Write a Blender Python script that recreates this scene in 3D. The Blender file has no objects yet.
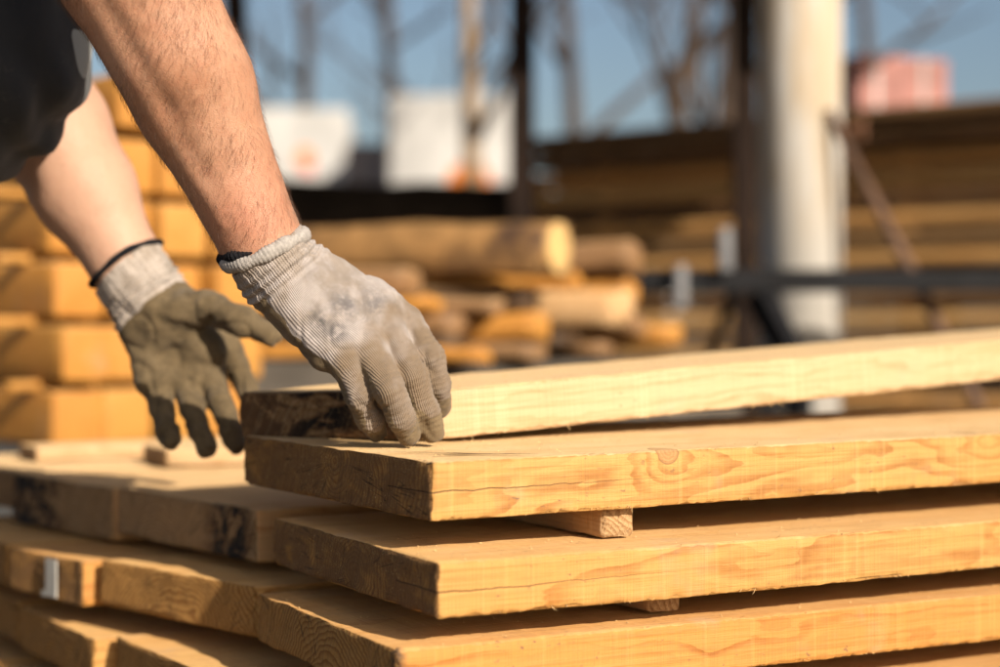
import bpy, math, random
import numpy as np
from mathutils import Matrix, Vector

random.seed(7); RNG = np.random.default_rng(7)
sc = bpy.context.scene
COL = sc.collection
CAMZ = 0.8
FPX = 1667.0

def P(px, py, d):
    """point of the yard at depth d (metres) in front of the camera"""
    return np.array([(px-500)/FPX*d, d, -(py-333.5)/FPX*d + CAMZ])

# ------------------------------------------------------------------ noise
def _hash(i, j, k, seed):
    h = (i.astype(np.int64)*374761393 + j.astype(np.int64)*668265263 + k.astype(np.int64)*2147483647 + seed*974634777) & 0xffffffff
    h = ((h ^ (h >> 13))*1274126177) & 0xffffffff
    h = ((h ^ (h >> 16))*2246822519) & 0xffffffff
    return ((h ^ (h >> 15)) & 0xffffff)/float(0xffffff)

def vnoise(p, scale=1.0, seed=0):
    q = np.asarray(p, float)*scale
    f = np.floor(q).astype(np.int64); t = q-f; t = t*t*(3-2*t)
    r = 0
    for a in (0, 1):
        for b in (0, 1):
            for c in (0, 1):
                w = (t[:, 0] if a else 1-t[:, 0])*(t[:, 1] if b else 1-t[:, 1])*(t[:, 2] if c else 1-t[:, 2])
                r = r + w*_hash(f[:, 0]+a, f[:, 1]+b, f[:, 2]+c, seed)
    return r*2-1

# ------------------------------------------------------------------ mesh helpers
def make_mesh(name, verts, faces, mat=None, parent=None, smooth=True, attrs=None, matrix=None, collection=True):
    me = bpy.data.meshes.new(name)
    if isinstance(faces, np.ndarray):
        n = faces.shape[1]
        me.vertices.add(len(verts)); me.vertices.foreach_set('co', np.asarray(verts, np.float32).ravel())
        me.loops.add(faces.size); me.loops.foreach_set('vertex_index', faces.astype(np.int32).ravel())
        me.polygons.add(len(faces))
        me.polygons.foreach_set('loop_start', np.arange(0, faces.size, n, dtype=np.int32))
        me.update(calc_edges=True); me.validate()
    else:
        me.from_pydata([tuple(map(float, v)) for v in verts], [], [tuple(int(i) for i in f) for f in faces]); me.update()
    me.polygons.foreach_set('use_smooth', np.full(len(me.polygons), bool(smooth)))
    for k, v in (attrs or {}).items():
        v = np.asarray(v, np.float32)
        a = me.attributes.new(k, 'FLOAT_VECTOR', 'POINT'); a.data.foreach_set('vector', v.ravel())
    if mat: me.materials.append(mat)
    o = bpy.data.objects.new(name, me); COL.objects.link(o)
    if parent is not None: o.parent = parent
    if matrix is not None: o.matrix_world = matrix
    return o

def tag(o, label=None, cat=None, group=None, kind=None):
    if label: o['label'] = label
    if cat: o['category'] = cat
    if group: o['group'] = group
    if kind: o['kind'] = kind
    return o

def empty(name, loc, label=None, cat=None, group=None):
    o = bpy.data.objects.new(name, None); COL.objects.link(o); o.location = loc; o.empty_display_size = .1
    return tag(o, label, cat, group)

class MB:
    """collects simple shapes into one mesh"""
    def __init__(s): s.v = []; s.f = []
    def add(s, v, f):
        n = len(s.v); s.v += [tuple(x) for x in v]; s.f += [tuple(i+n for i in q) for q in f]
    def box(s, lo, hi, bev=0.0):
        lo = np.array(lo, float); hi = np.array(hi, float)
        if bev <= 0:
            v = [(x, y, z) for z in (lo[2], hi[2]) for y in (lo[1], hi[1]) for x in (lo[0], hi[0])]
            s.add(v, [(0, 2, 3, 1), (4, 5, 7, 6), (0, 1, 5, 4), (2, 6, 7, 3), (0, 4, 6, 2), (1, 3, 7, 5)]); return
        import bmesh
        bm = bmesh.new(); bmesh.ops.create_cube(bm, size=1)
        for w in bm.verts: w.co = Vector(((w.co.x+.5)*(hi-lo)[0]+lo[0], (w.co.y+.5)*(hi-lo)[1]+lo[1], (w.co.z+.5)*(hi-lo)[2]+lo[2]))
        bmesh.ops.bevel(bm, geom=bm.edges[:], offset=bev, segments=2, affect='EDGES')
        bm.verts.index_update()
        s.add([w.co[:] for w in bm.verts], [[w.index for w in f.verts] for f in bm.faces]); bm.free()
    def tube(s, pts, rad, n=10, caps=True):
        pts = [np.array(p, float) for p in pts]; rings = []
        rad = rad if hasattr(rad, '__len__') else [rad]*len(pts)
        up = None; base = len(s.v)
        for i, p in enumerate(pts):
            d = pts[min(i+1, len(pts)-1)]-pts[max(i-1, 0)]; d = d/(np.linalg.norm(d)+1e-9)
            if up is None:
                up = np.array([0, 0, 1.]) if abs(d[2]) < .9 else np.array([1., 0, 0])
            a = np.cross(d, up); a /= np.linalg.norm(a)+1e-9; b = np.cross(a, d); up = b
            for k in range(n):
                t = 2*math.pi*k/n; s.v.append(tuple(p+rad[i]*(a*math.cos(t)+b*math.sin(t))))
        for i in range(len(pts)-1):
            for k in range(n):
                q = base+i*n; s.f.append((q+k, q+(k+1) % n, q+n+(k+1) % n, q+n+k))
        if caps:
            s.f.append(tuple(base+k for k in reversed(range(n)))); s.f.append(tuple(base+(len(pts)-1)*n+k for k in range(n)))
    def build(s, name, mat, parent=None, smooth=False, loc=None, matrix=None):
        o = make_mesh(name, s.v, s.f, mat, parent, smooth)
        if loc is not None: o.location = loc
        if matrix is not None: o.matrix_world = matrix
        return o

# ------------------------------------------------------------------ node helpers
class NT:
    def __init__(s, name):
        s.m = bpy.data.materials.new(name); s.m.use_nodes = True; s.t = s.m.node_tree; s.t.nodes.clear()
        s.out = s.t.nodes.new('ShaderNodeOutputMaterial'); s.bsdf = s.t.nodes.new('ShaderNodeBsdfPrincipled')
        s.t.links.new(s.bsdf.outputs[0], s.out.inputs[0])
    def set(s, inp, v):
        if isinstance(v, bpy.types.NodeSocket): s.t.links.new(v, inp)
        elif v is not None:
            if hasattr(inp, 'default_value'):
                try: inp.default_value = v
                except Exception: inp.default_value = (*v, 1)
    def node(s, typ, ins=None, **props):
        n = s.t.nodes.new(typ)
        for k, v in props.items(): setattr(n, k, v)
        for k, v in (ins or {}).items(): s.set(n.inputs[k], v)
        return n
    def math(s, op, a, b=None, c=None, clamp=False):
        n = s.t.nodes.new('ShaderNodeMath'); n.operation = op; n.use_clamp = clamp
        for i, v in enumerate((a, b, c)):
            if v is not None: s.set(n.inputs[i], v)
        return n.outputs[0]
    def vmath(s, op, a, b=None, scale=None):
        n = s.t.nodes.new('ShaderNodeVectorMath'); n.operation = op; s.set(n.inputs[0], a)
        if b is not None: s.set(n.inputs[1], b)
        if scale is not None: s.set(n.inputs['Scale'], scale)
        return n.outputs[0]
    def attr(s, name):
        n = s.t.nodes.new('ShaderNodeAttribute'); n.attribute_name = name; return n.outputs['Vector']
    def sep(s, v):
        n = s.t.nodes.new('ShaderNodeSeparateXYZ'); s.set(n.inputs[0], v); return n.outputs
    def comb(s, x, y, z):
        n = s.t.nodes.new('ShaderNodeCombineXYZ')
        for i, v in enumerate((x, y, z)): s.set(n.inputs[i], v)
        return n.outputs[0]
    def noise(s, vec, scale, detail=3, rough=.55, dist=0):
        n = s.node('ShaderNodeTexNoise', {'Vector': vec, 'Scale': scale, 'Detail': detail, 'Roughness': rough, 'Distortion': dist})
        return n.outputs[0]
    def mix(s, f, a, b, mode='MIX'):
        n = s.t.nodes.new('ShaderNodeMix'); n.data_type = 'RGBA'; n.blend_type = mode
        s.set(n.inputs[0], f); s.set(n.inputs[6], a if not isinstance(a, tuple) else (*a, 1)[:4]); s.set(n.inputs[7], b if not isinstance(b, tuple) else (*b, 1)[:4])
        return n.outputs[2]
    def step(s, v, lo, hi, a=0.0, b=1.0):
        n = s.t.nodes.new('ShaderNodeMapRange'); n.interpolation_type = 'SMOOTHSTEP'
        for i, x in enumerate((v, lo, hi, a, b)): s.set(n.inputs[i], x)
        return n.outputs[0]
    def bump(s, h, dist, strength=1.0, normal=None):
        n = s.node('ShaderNodeBump', {'Height': h, 'Distance': dist, 'Strength': strength})
        if normal is not None: s.set(n.inputs['Normal'], normal)
        return n.outputs[0]
    def final(s, color=None, rough=.7, normal=None, **kw):
        if color is not None: s.set(s.bsdf.inputs['Base Color'], color if not isinstance(color, tuple) else (*color, 1)[:4])
        s.set(s.bsdf.inputs['Roughness'], rough)
        if normal is not None: s.set(s.bsdf.inputs['Normal'], normal)
        for k, v in kw.items(): s.set(s.bsdf.inputs[k.replace('_', ' ')], v)
        return s.m

def plain(name, color, rough=.7, var=.25, scale=8, bumpd=.002, metallic=0.0, vec='Object', stain=None):
    t = NT(name); co = t.node('ShaderNodeTexCoord').outputs[vec]
    n1 = t.noise(co, scale, 5, .6); n2 = t.noise(co, scale*9, 3, .6)
    c = t.mix(t.step(n1, .3, .7), tuple(x*(1-var) for x in color), tuple(min(1, x*(1+var)) for x in color))
    c = t.mix(t.math('MULTIPLY', n2, .3), c, tuple(x*.5 for x in color)); spec = .12 if max(color) < .05 else .4
    if stain: c = t.mix(t.step(t.noise(co, scale*.35, 6, .65), .5, .68), c, stain)
    return t.final(c, rough, t.bump(n2, bumpd), Metallic=metallic, Specular_IOR_Level=spec)

# ------------------------------------------------------------------ sawn wood
def wood_material(name, light=(.58, .352, .120), late=(.33, .138, .034), far=False, grey=0.0):
    t = NT(name)
    wc = t.attr('wc'); wa = t.sep(t.attr('wa')); wb = t.sep(t.attr('wb'))
    x, y, z = t.sep(wc)
    end, stain, tone = wa[0], wa[1], wa[2]
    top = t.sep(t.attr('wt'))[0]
    crack, lx, knot = wb[0], wb[1], wb[2]
    end = t.step(end, .45, .55)
    # growth rings: distance from the pith, wandering slowly along the log
    wv = t.comb(t.math('MULTIPLY', x, 7.0), t.math('MULTIPLY', y, 16), t.math('MULTIPLY', z, 26))
    w1 = t.math('MULTIPLY', t.math('SUBTRACT', t.noise(wv, 1.0, 2.5, .5), .5), .034)
    w2 = t.math('MULTIPLY', t.math('SUBTRACT', t.noise(t.comb(t.math('MULTIPLY', x, 60), t.math('MULTIPLY', y, 160), t.math('MULTIPLY', z, 160)), 1.0, 3, .6), .5), .0022)
    r = t.math('SQRT', t.math('ADD', t.math('MULTIPLY', y, y), t.math('MULTIPLY', z, z)))
    r = t.math('ADD', t.math('ADD', r, w1), w2)
    q = t.math('DIVIDE', r, .0052)
    fr = t.math('FRACT', q)
    ring = t.math('MULTIPLY', t.step(fr, .30, .86), t.step(fr, 1.0, .93))
    rv = t.noise(t.comb(t.math('FLOOR', q), .3, .7), 1.7, 1, .5)      # every ring its own strength
    ring = t.math('MULTIPLY', ring, t.step(rv, .34, .66, .12, 1.0))
    patch = t.noise(t.comb(t.math('MULTIPLY', x, 9), t.math('MULTIPLY', y, 26), t.math('MULTIPLY', z, 26)), 1.0, 3, .6)
    strk = t.noise(t.comb(t.math('MULTIPLY', x, 5), t.math('MULTIPLY', y, 210), t.math('MULTIPLY', z, 210)), 1.0, 4, .68)
    strk2 = t.noise(t.comb(t.math('MULTIPLY', x, 16), t.math('MULTIPLY', y, 90), t.math('MULTIPLY', z, 90)), 1.0, 3, .6)
    ringl = t.math('MULTIPLY', ring, t.step(patch, .30, .60, .25, 1.0))
    ringl = t.math('MULTIPLY', ringl, t.step(t.math('ADD', t.math('MULTIPLY', strk, .6), t.math('MULTIPLY', strk2, .4)), .32, .60, .30, 1.0))
    fib = t.noise(t.comb(t.math('MULTIPLY', x, 14), t.math('MULTIPLY', y, 620), t.math('MULTIPLY', z, 620)), 1.0, 3, .65)
    saw = t.noise(t.comb(t.math('MULTIPLY', x, 520), t.math('MULTIPLY', y, 9), t.math('MULTIPLY', z, 9)), 1.0, 2, .7)
    saw2 = t.noise(t.comb(t.math('MULTIPLY', x, 130), t.math('MULTIPLY', y, 5), t.math('MULTIPLY', z, 5)), 1.0, 2, .6)
    grain = t.noise(wc, 900, 2, .7)
    big = t.noise(t.comb(t.math('MULTIPLY', x, 2.2), t.math('MULTIPLY', y, 9), t.math('MULTIPLY', z, 9)), 1.0, 4, .6)
    c = t.mix(t.math('MULTIPLY', ringl, 1.0), light, late)
    c = t.mix(t.step(strk, .46, .70, 0, .46), c, late)
    c = t.mix(t.step(strk2, .58, .76, 0, .22), c, tuple(min(.85, a*1.25+.04) for a in light))
    c = t.mix(t.step(big, .35, .7, 0, .45), c, tuple(a*b for a, b in zip(light, (.97, .80, .58))))
    c = t.mix(t.step(fib, .50, .80, 0, .14), c, tuple(a*.62 for a in late))
    sm = t.step(t.noise(t.comb(t.math('MULTIPLY', x, 14), t.math('MULTIPLY', y, 8), t.math('MULTIPLY', z, 8)), 1.0, 2, .5), .38, .62)
    c = t.mix(t.math('MULTIPLY', t.step(saw, .58, .80, 0, .20), sm), c, tuple(min(.85, a*1.3+.05) for a in light))
    c = t.mix(t.step(saw2, .56, .70, 0, .20), c, tuple(min(.85, a*1.25+.05) for a in light))
    # board to board difference
    c = t.mix(t.math('MULTIPLY', tone, .75), c, t.mix(1.0, c, (.92, .64, .34), 'MULTIPLY'))
    # saw dust on the upper faces, made paler to paint in their sunlight
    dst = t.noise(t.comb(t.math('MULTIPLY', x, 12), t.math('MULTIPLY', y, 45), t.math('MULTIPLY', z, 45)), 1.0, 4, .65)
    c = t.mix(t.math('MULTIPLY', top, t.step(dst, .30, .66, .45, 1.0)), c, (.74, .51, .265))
    # dust and specks
    spk = t.noise(t.comb(t.math('MULTIPLY', x, 150), t.math('MULTIPLY', y, 260), t.math('MULTIPLY', z, 260)), 1.0, 2, .5)
    gate = t.step(t.noise(wc, 16, 3, .6), .44, .64)
    c = t.mix(t.math('MULTIPLY', t.step(spk, .66, .72), t.math('MULTIPLY', gate, .80)), c, (.20, .11, .06))
    c = t.mix(t.step(t.noise(wc, 11, 4, .6), .58, .78, 0, .30), c, (.42, .36, .31))
    # end grain
    er = t.step(fr, .25, .95)
    ec = t.mix(t.math('MULTIPLY', er, .8), tuple(a*b for a, b in zip(light, (1.0, .88, .75))), tuple(a*b for a, b in zip(late, (.85, .75, .65))))
    ec = t.mix(t.step(grain, .40, .72, 0, .35), ec, tuple(a*b for a, b in zip(light, (.25, .18, .12))))
    blot = t.noise(t.comb(t.math('MULTIPLY', x, 20), t.math('MULTIPLY', y, 30), t.math('MULTIPLY', z, 44)), 1.0, 6, .68, .6)
    # stain attribute: 0 fresh, ~.5 weathered brown, 1 nearly black in places
    ec = t.mix(t.math('MULTIPLY', t.step(blot, .28, .55), t.step(stain, 0, .9)), ec, (.185, .095, .040))
    ec = t.mix(t.math('MULTIPLY', t.step(blot, .44, .54), t.step(stain, .70, .98)), ec, (.012, .010, .011))
    fleck = t.noise(wc, 420, 3, .75)  # pale flecks: sawdust, plus painted glints of grazing sun on the rough end
    fg = t.noise(t.comb(t.math('MULTIPLY', x, 1), t.math('MULTIPLY', y, 18), t.math('MULTIPLY', z, 30)), 1.0, 3, .6)
    ec = t.mix(t.math('MULTIPLY', t.step(fleck, .60, .67), t.step(fg, .40, .60, .04, .8)), ec, (.70, .47, .20))
    esaw = t.noise(t.comb(t.math('ADD', t.math('MULTIPLY', y, 330), t.math('MULTIPLY', z, 160)), t.math('MULTIPLY', z, 9), 0.0), 1.0, 3, .7)
    ec = t.mix(t.step(esaw, .52, .70, 0, .30), ec, tuple(a*.8 for a in light))
    ec = t.mix(t.step(esaw, .48, .32, 0, .40), ec, (.05, .025, .012))
    # radial checks in the end grain
    ang = t.math('ARCTAN2', z, y)
    rad = t.noise(t.comb(t.math('MULTIPLY', ang, 7.0), t.math('MULTIPLY', r, 5), 0.0), 1.0, 3, .6)
    chk = t.step(t.math('ABSOLUTE', t.math('SUBTRACT', rad, .5)), .014, .0)
    chk = t.math('MULTIPLY', chk, t.step(fg, .42, .60))
    ec = t.mix(t.math('MULTIPLY', chk, .8), ec, (.02, .012, .008))
    c = t.mix(end, c, ec)
    # black run-over stain close to the sawn end
    nearend = t.math('MULTIPLY', t.step(t.math('ADD', lx, t.math('MULTIPLY', blot, .03)), .024, .012), t.step(stain, .70, .8))
    c = t.mix(t.math('MULTIPLY', nearend, t.math('SUBTRACT', 1.0, end)), c, (.05, .035, .03))
    # knots
    kn = t.math('ADD', knot, t.math('MULTIPLY', t.math('SUBTRACT', t.noise(wc, 90, 2, .5), .5), .35))
    kin = t.step(kn, 1.05, .92)
    kr = t.step(t.math('FRACT', t.math('MULTIPLY', kn, 3.2)), .2, .9, .0, .45)
    c = t.mix(t.math('MULTIPLY', kin, .85), c, t.mix(kr, (.50, .27, .11), (.30, .14, .055)))
    c = t.mix(t.math('MULTIPLY', t.step(t.math('ABSOLUTE', t.math('SUBTRACT', kn, 1.0)), .10, .02), .8), c, (.28, .14, .055))
    # drying check (a long split), thinning away from the end
    cw = t.math('MAXIMUM', t.math('SUBTRACT', .00050, t.math('MULTIPLY', lx, .0023)), 0.0)
    cd = t.math('ADD', crack, t.math('MULTIPLY', t.math('SUBTRACT', t.noise(t.comb(t.math('MULTIPLY', x, 30), 0.0, 0.0), 1.0, 3, .6), .5), .006))
    ck = t.math('LESS_THAN', t.math('ABSOLUTE', cd), cw)
    c = t.mix(t.math('MULTIPLY', ck, .92), c, (.05, .025, .012))
    if grey > 0: c = t.mix(grey, c, (.24, .20, .15))
    # relief
    hl = t.math('ADD', t.math('ADD', t.math('ADD', t.math('MULTIPLY', fib, .40), t.math('MULTIPLY', strk, .8)), t.math('MULTIPLY', saw, .30)), t.math('ADD', t.math('MULTIPLY', saw2, .8), t.math('MULTIPLY', ringl, -.15)))
    he = t.math('ADD', t.math('MULTIPLY', t.noise(wc, 380, 4, .7), 1.6), t.math('MULTIPLY', er, .22))
    rough_v = t.noise(t.comb(t.math('MULTIPLY', x, 60), t.math('MULTIPLY', y, 40), t.math('MULTIPLY', z, 70)), 1.0, 3, .6)
    he = t.math('ADD', t.math('ADD', he, t.math('MULTIPLY', rough_v, 3.0)), t.math('MULTIPLY', esaw, 1.4))
    hh = t.math('ADD', t.math('MULTIPLY', hl, t.math('SUBTRACT', 1.0, end)), t.math('MULTIPLY', he, end))
    hh = t.math('SUBTRACT', hh, t.math('MULTIPLY', ck, 3.0))
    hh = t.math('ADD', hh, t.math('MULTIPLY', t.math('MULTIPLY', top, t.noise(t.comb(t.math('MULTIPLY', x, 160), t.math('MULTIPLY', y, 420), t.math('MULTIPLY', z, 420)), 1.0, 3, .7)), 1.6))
    nrm = t.bump(hh, .0018 if not far else .001, 1.0)
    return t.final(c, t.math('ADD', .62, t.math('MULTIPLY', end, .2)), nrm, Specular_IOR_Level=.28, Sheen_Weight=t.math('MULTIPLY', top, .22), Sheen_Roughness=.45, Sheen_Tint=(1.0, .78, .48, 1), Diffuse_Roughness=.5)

WOOD = wood_material('sawn_wood')
WOOD_PALE = wood_material('sawn_wood_pale', light=(.62, .455, .270), late=(.44, .25, .105))
WOOD_ORANGE = wood_material('sawn_wood_orange', light=(.54, .285, .068), late=(.38, .165, .03), far=True)
WOOD_OLD = wood_material('weathered_wood', light=(.60, .365, .14), late=(.36, .20, .07), far=True, grey=.12)
WOOD_DARK = wood_material('dark_weathered_wood', light=(.085, .052, .028), late=(.045, .026, .014), far=True)

def spaced(n0, lst):
    return np.unique(np.round(np.array(lst, float), 5))

def board_mesh(L, W, T, fine=0.0, skew=0.0, seed=0, cup=0.0, bow=0.0, wane=0.0, edge=.0012, pith=(.16, .02), stain=.0,
               tone=0.0, crack=None, knots=(), stain_fn=None, dust=.3):
    """a sawn board: x along the grain from its near end, y across, z up; rough arrises, slight warp"""
    if fine > 0:
        xs = [0, .0012, .0035] + list(np.arange(.007, fine, .0035)) + list(np.linspace(fine, L-.005, max(3, int((L-fine)/.05)))) + [L-.0015, L]
        ys = [0, .0012, .0032, .007] + list(np.linspace(.012, W-.012, max(3, int(W/.012)))) + [W-.007, W-.0032, W-.0012, W]
        zs = [0, .0012, .0032, .007] + list(np.linspace(.011, T-.011, 5)) + [T-.007, T-.0032, T-.0012, T]
    else:
        e = min(.006, T*.12)
        xs = [0, e] + list(np.linspace(.04, L-.04, max(3, int(L/.12)))) + [L-e, L]
        ys = [0, e] + list(np.linspace(W*.2, W*.8, 4)) + [W-e, W]
        zs = [0, e, T*.5, T-e, T]
    xs, ys, zs = spaced(0, xs), spaced(0, ys), spaced(0, zs)
    nx, ny, nz = len(xs), len(ys), len(zs)
    I = np.arange(nx*ny*nz).reshape(nx, ny, nz)
    G = np.stack(np.meshgrid(xs, ys, zs, indexing='ij'), -1).reshape(-1, 3)
    faces = []
    def sheet(A, flip):
        q = np.stack([A[:-1, :-1], A[1:, :-1], A[1:, 1:], A[:-1, 1:]], -1).reshape(-1, 4)
        faces.append(q[:, ::-1] if flip else q); return len(q)
    sheet(I[:, :, 0], True); sheet(I[:, :, -1], False)
    sheet(I[:, 0, :], False); sheet(I[:, -1, :], True)
    sheet(I[0, :, :], True); sheet(I[-1, :, :], False)
    F = np.concatenate(faces)
    # interior end-face vertices carry the end mask
    used = np.unique(F); remap = -np.ones(len(G), int); remap[used] = np.arange(len(used))
    V = G[used]; F = remap[F]
    x, y, z = V[:, 0].copy(), V[:, 1].copy(), V[:, 2].copy()
    isend = ((x <= 0) | (x >= L)).astype(float)
    V0 = V.copy(); s3 = seed*3.7
    Q = V+s3
    # arrises: worn back unevenly
    dy0, dy1, dz0, dz1, dx0 = y, W-y, z, T-z, np.minimum(x, L-x)
    def near(a): return np.clip(1-a/.0030, 0, 1)
    n1 = np.abs(vnoise(Q*np.array([1, 1, 1]), 170, seed))**1.5; n2 = vnoise(Q, 38, seed+1)
    chip = edge*(.30+1.9*n1+1.6*np.clip(n2, 0, 1)**2)
    for a, b, ia, sa, ib, sb in ((dy0, dz0, 1, 1, 2, 1), (dy0, dz1, 1, 1, 2, -1), (dy1, dz0, 1, -1, 2, 1), (dy1, dz1, 1, -1, 2, -1)):
        w = near(a)*near(b)*chip
        V[:, ia] += sa*w; V[:, ib] += sb*w
    for b, ib, sb in ((dy0, 1, 1), (dy1, 1, -1), (dz0, 2, 1), (dz1, 2, -1)):
        w = near(dx0)*near(b)*chip*.8
        V[:, ib] += sb*w; V[:, 0] += np.where(x < L/2, 1, -1)*w
    if wane > 0:                                   # bark edge left on the upper front corner
        a = np.clip(1-(y+ (T-z))/(wane*(1+.5*vnoise(Q, 6, seed+9))), 0, 1)
        V[:, 1] += a*wane*.55; V[:, 2] -= a*wane*.55
    # saw relief and warp
    V[:, 1] += .0006*vnoise(Q*np.array([1, .2, .2]), 60, seed+2)*((y <= 0)+(y >= W))
    V[:, 2] += .0007*vnoise(Q*np.array([1, 1, .2]), 45, seed+3)*((z <= 0)+(z >= T))
    if fine: V[:, 0] += (x <= 0)*(.0011*vnoise(Q, 170, seed+5)+.0013*vnoise(Q, 50, seed+6))
    V[:, 2] += cup*((y/W-.5)**2*4-1)+bow*np.sin(np.pi*np.clip(x/L, 0, 1))
    V[:, 2] += .0011*vnoise(np.stack([x*3+s3, x*0, x*0], 1), 1, seed+7)
    V[:, 0] += skew*y*np.clip(1-x/ .6, 0, 1)
    wcx = np.stack([x+seed*.731, y-pith[0], z-pith[1]], 1)
    knot = np.full(len(V), 9.0)
    for (kx, ky, kz, kr) in knots:
        d = np.sqrt((x-kx)**2+(y-ky)**2*.15+(z-kz)**2)/kr
        knot = np.minimum(knot, d)
        wcx[:, 1] += .011*np.exp(-(d/2.4)**2)
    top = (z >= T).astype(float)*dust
    if crack is None: cv = np.full(len(V), 1.0)
    else: cv = (z-(crack[0]+crack[1]*x))+np.where(y > .075, 1.0, 0)+np.where(x <= 0, crack[1]*0, 0)
    st = np.full(len(V), float(stain))
    if stain_fn is not None: st = stain_fn(x, y, z)
    # end mask is a point attribute, so the end-face rim is pushed onto a thin lip
    wa = np.stack([isend, st, np.full(len(V), tone)], 1)
    wb = np.stack([cv, x, knot], 1)
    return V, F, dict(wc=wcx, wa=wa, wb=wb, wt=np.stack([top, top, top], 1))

LD = np.array([.877, .480]); ED = np.array([-.480, .877])
def le(l, e): return LD*l+ED*e

def place_board(name, A, B, ztop, length, T, label, group, mat=WOOD, pitch=0.0, yaw=0.0, **kw):
    """A, B: near end's front and back corners (l, e); boards lie along the long side of the stack"""
    a = le(*A); b = le(*B)
    ld = np.array([math.cos(math.atan2(LD[1], LD[0])+yaw), math.sin(math.atan2(LD[1], LD[0])+yaw)])
    ed = np.array([-ld[1], ld[0]])
    ab = b-a; W = float(ab@ed); skew = float(ab@ld)/W
    X = Vector((ld[0]*math.cos(pitch), ld[1]*math.cos(pitch), math.sin(pitch)))
    Y = Vector((ed[0], ed[1], 0)); Z = X.cross(Y)
    org = Vector((a[0], a[1], ztop))-Z*T
    M = Matrix((( X.x, Y.x, Z.x, org.x), (X.y, Y.y, Z.y, org.y), (X.z, Y.z, Z.z, org.z), (0, 0, 0, 1)))
    V, F, at = board_mesh(length, W, T, skew=skew, **kw)
    o = make_mesh(name, V, F, mat, attrs=at); o.matrix_world = M
    return tag(o, label, 'board' if name == 'board' else name, group)

def C(z): return CAMZ+z

# stained patches on particular ends
def blackpatch(cy, wy, base=.5):
    def f(x, y, z): return base+(1.0-base)*np.clip(1.6-np.abs(y-cy)/wy, 0, 1)
    return f

STACK = 'boards of the sawn timber stack'
b1A = P(433, 390, 1.44); b1B = P(238, 383, 1.56)
def to_le(p): return (float(p[:2]@LD), float(p[:2]@ED))
# the top board, being lifted: it rises to the right
yaw1 = math.atan2(.51, .86)-math.atan2(.48, .877)
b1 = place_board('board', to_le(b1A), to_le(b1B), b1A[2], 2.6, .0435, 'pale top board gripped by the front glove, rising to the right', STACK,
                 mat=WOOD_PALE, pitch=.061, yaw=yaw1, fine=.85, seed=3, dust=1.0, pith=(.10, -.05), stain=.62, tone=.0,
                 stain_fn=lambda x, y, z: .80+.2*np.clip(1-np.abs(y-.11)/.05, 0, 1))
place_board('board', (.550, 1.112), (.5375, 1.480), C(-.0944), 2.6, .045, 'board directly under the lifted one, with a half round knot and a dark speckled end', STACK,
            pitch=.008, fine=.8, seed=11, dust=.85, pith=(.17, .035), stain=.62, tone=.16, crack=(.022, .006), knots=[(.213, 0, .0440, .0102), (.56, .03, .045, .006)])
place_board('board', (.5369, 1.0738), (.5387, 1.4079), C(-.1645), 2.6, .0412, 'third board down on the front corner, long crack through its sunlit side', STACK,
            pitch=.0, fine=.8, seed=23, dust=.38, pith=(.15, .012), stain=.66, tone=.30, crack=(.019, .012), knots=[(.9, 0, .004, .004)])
place_board('board', (.511, 1.0880), (.5156, 1.3852), C(-.2278), 2.6, .0412, 'fourth board down on the front corner, arched growth rings on its tan end', STACK,
            pitch=-.005, fine=.85, seed=31, pith=(.13, -.045), tone=.75,
            stain_fn=lambda x, y, z: np.where(y < .010, 1.0, .16))
place_board('board', (.520, 1.085), (.512, 1.350), C(-.296), 2.6, .0412, 'lowest board showing at the bottom right of the photo', STACK,
            pitch=-.006, fine=.8, seed=37, pith=(.12, -.03), stain=.25, tone=.6)
place_board('board', (.515, 1.085), (.50, 1.36), C(-.365), 2.6, .0412, 'board at the very bottom of the front row, almost hidden below the others', STACK,
            fine=0, seed=39, stain=.3, tone=.3)
# second row
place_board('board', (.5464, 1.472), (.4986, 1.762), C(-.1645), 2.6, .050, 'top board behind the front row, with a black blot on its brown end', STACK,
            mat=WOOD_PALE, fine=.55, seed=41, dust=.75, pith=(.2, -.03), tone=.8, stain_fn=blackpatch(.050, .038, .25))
place_board('board', (.5246, 1.413), (.4524, 1.660), C(-.2262), 2.6, .046, 'board with sun streaks on its light end, left of the arched ring board', STACK,
            fine=.5, seed=43, pith=(.12, -.05), tone=.30, stain=.12)
place_board('board', (.471, 1.3605), (.4500, 1.602), C(-.2945), 2.6, .045, 'board below the sun streaked one, running off the bottom edge', STACK,
            fine=.5, seed=47, pith=(.12, .09), tone=.35, stain=.2)
place_board('board', (.46, 1.37), (.44, 1.62), C(-.365), 2.6, .045, 'bottom board of the second row', STACK, seed=49, tone=.3, stain=.3)
# third row
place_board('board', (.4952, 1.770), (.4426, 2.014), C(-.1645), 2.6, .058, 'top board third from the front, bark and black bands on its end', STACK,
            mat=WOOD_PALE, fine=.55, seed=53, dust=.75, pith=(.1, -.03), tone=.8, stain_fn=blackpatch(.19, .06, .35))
place_board('board', (.4380, 1.676), (.3985, 1.832), C(-.2300), 2.6, .046, 'narrow dark board with a white paper tag on its end', STACK,
            fine=.45, seed=59, pith=(.1, .02), tone=.8, stain=.6)
place_board('board', (.4330, 1.618), (.414, 1.850), C(-.2985), 2.6, .045, 'tan board end under the paper tagged board', STACK,
            fine=.45, seed=61, pith=(.1, -.07), tone=.35, stain=.15)
place_board('board', (.42, 1.63), (.40, 1.88), C(-.365), 2.6, .045, 'bottom board of the third row', STACK, seed=63, tone=.3, stain=.3)
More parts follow.
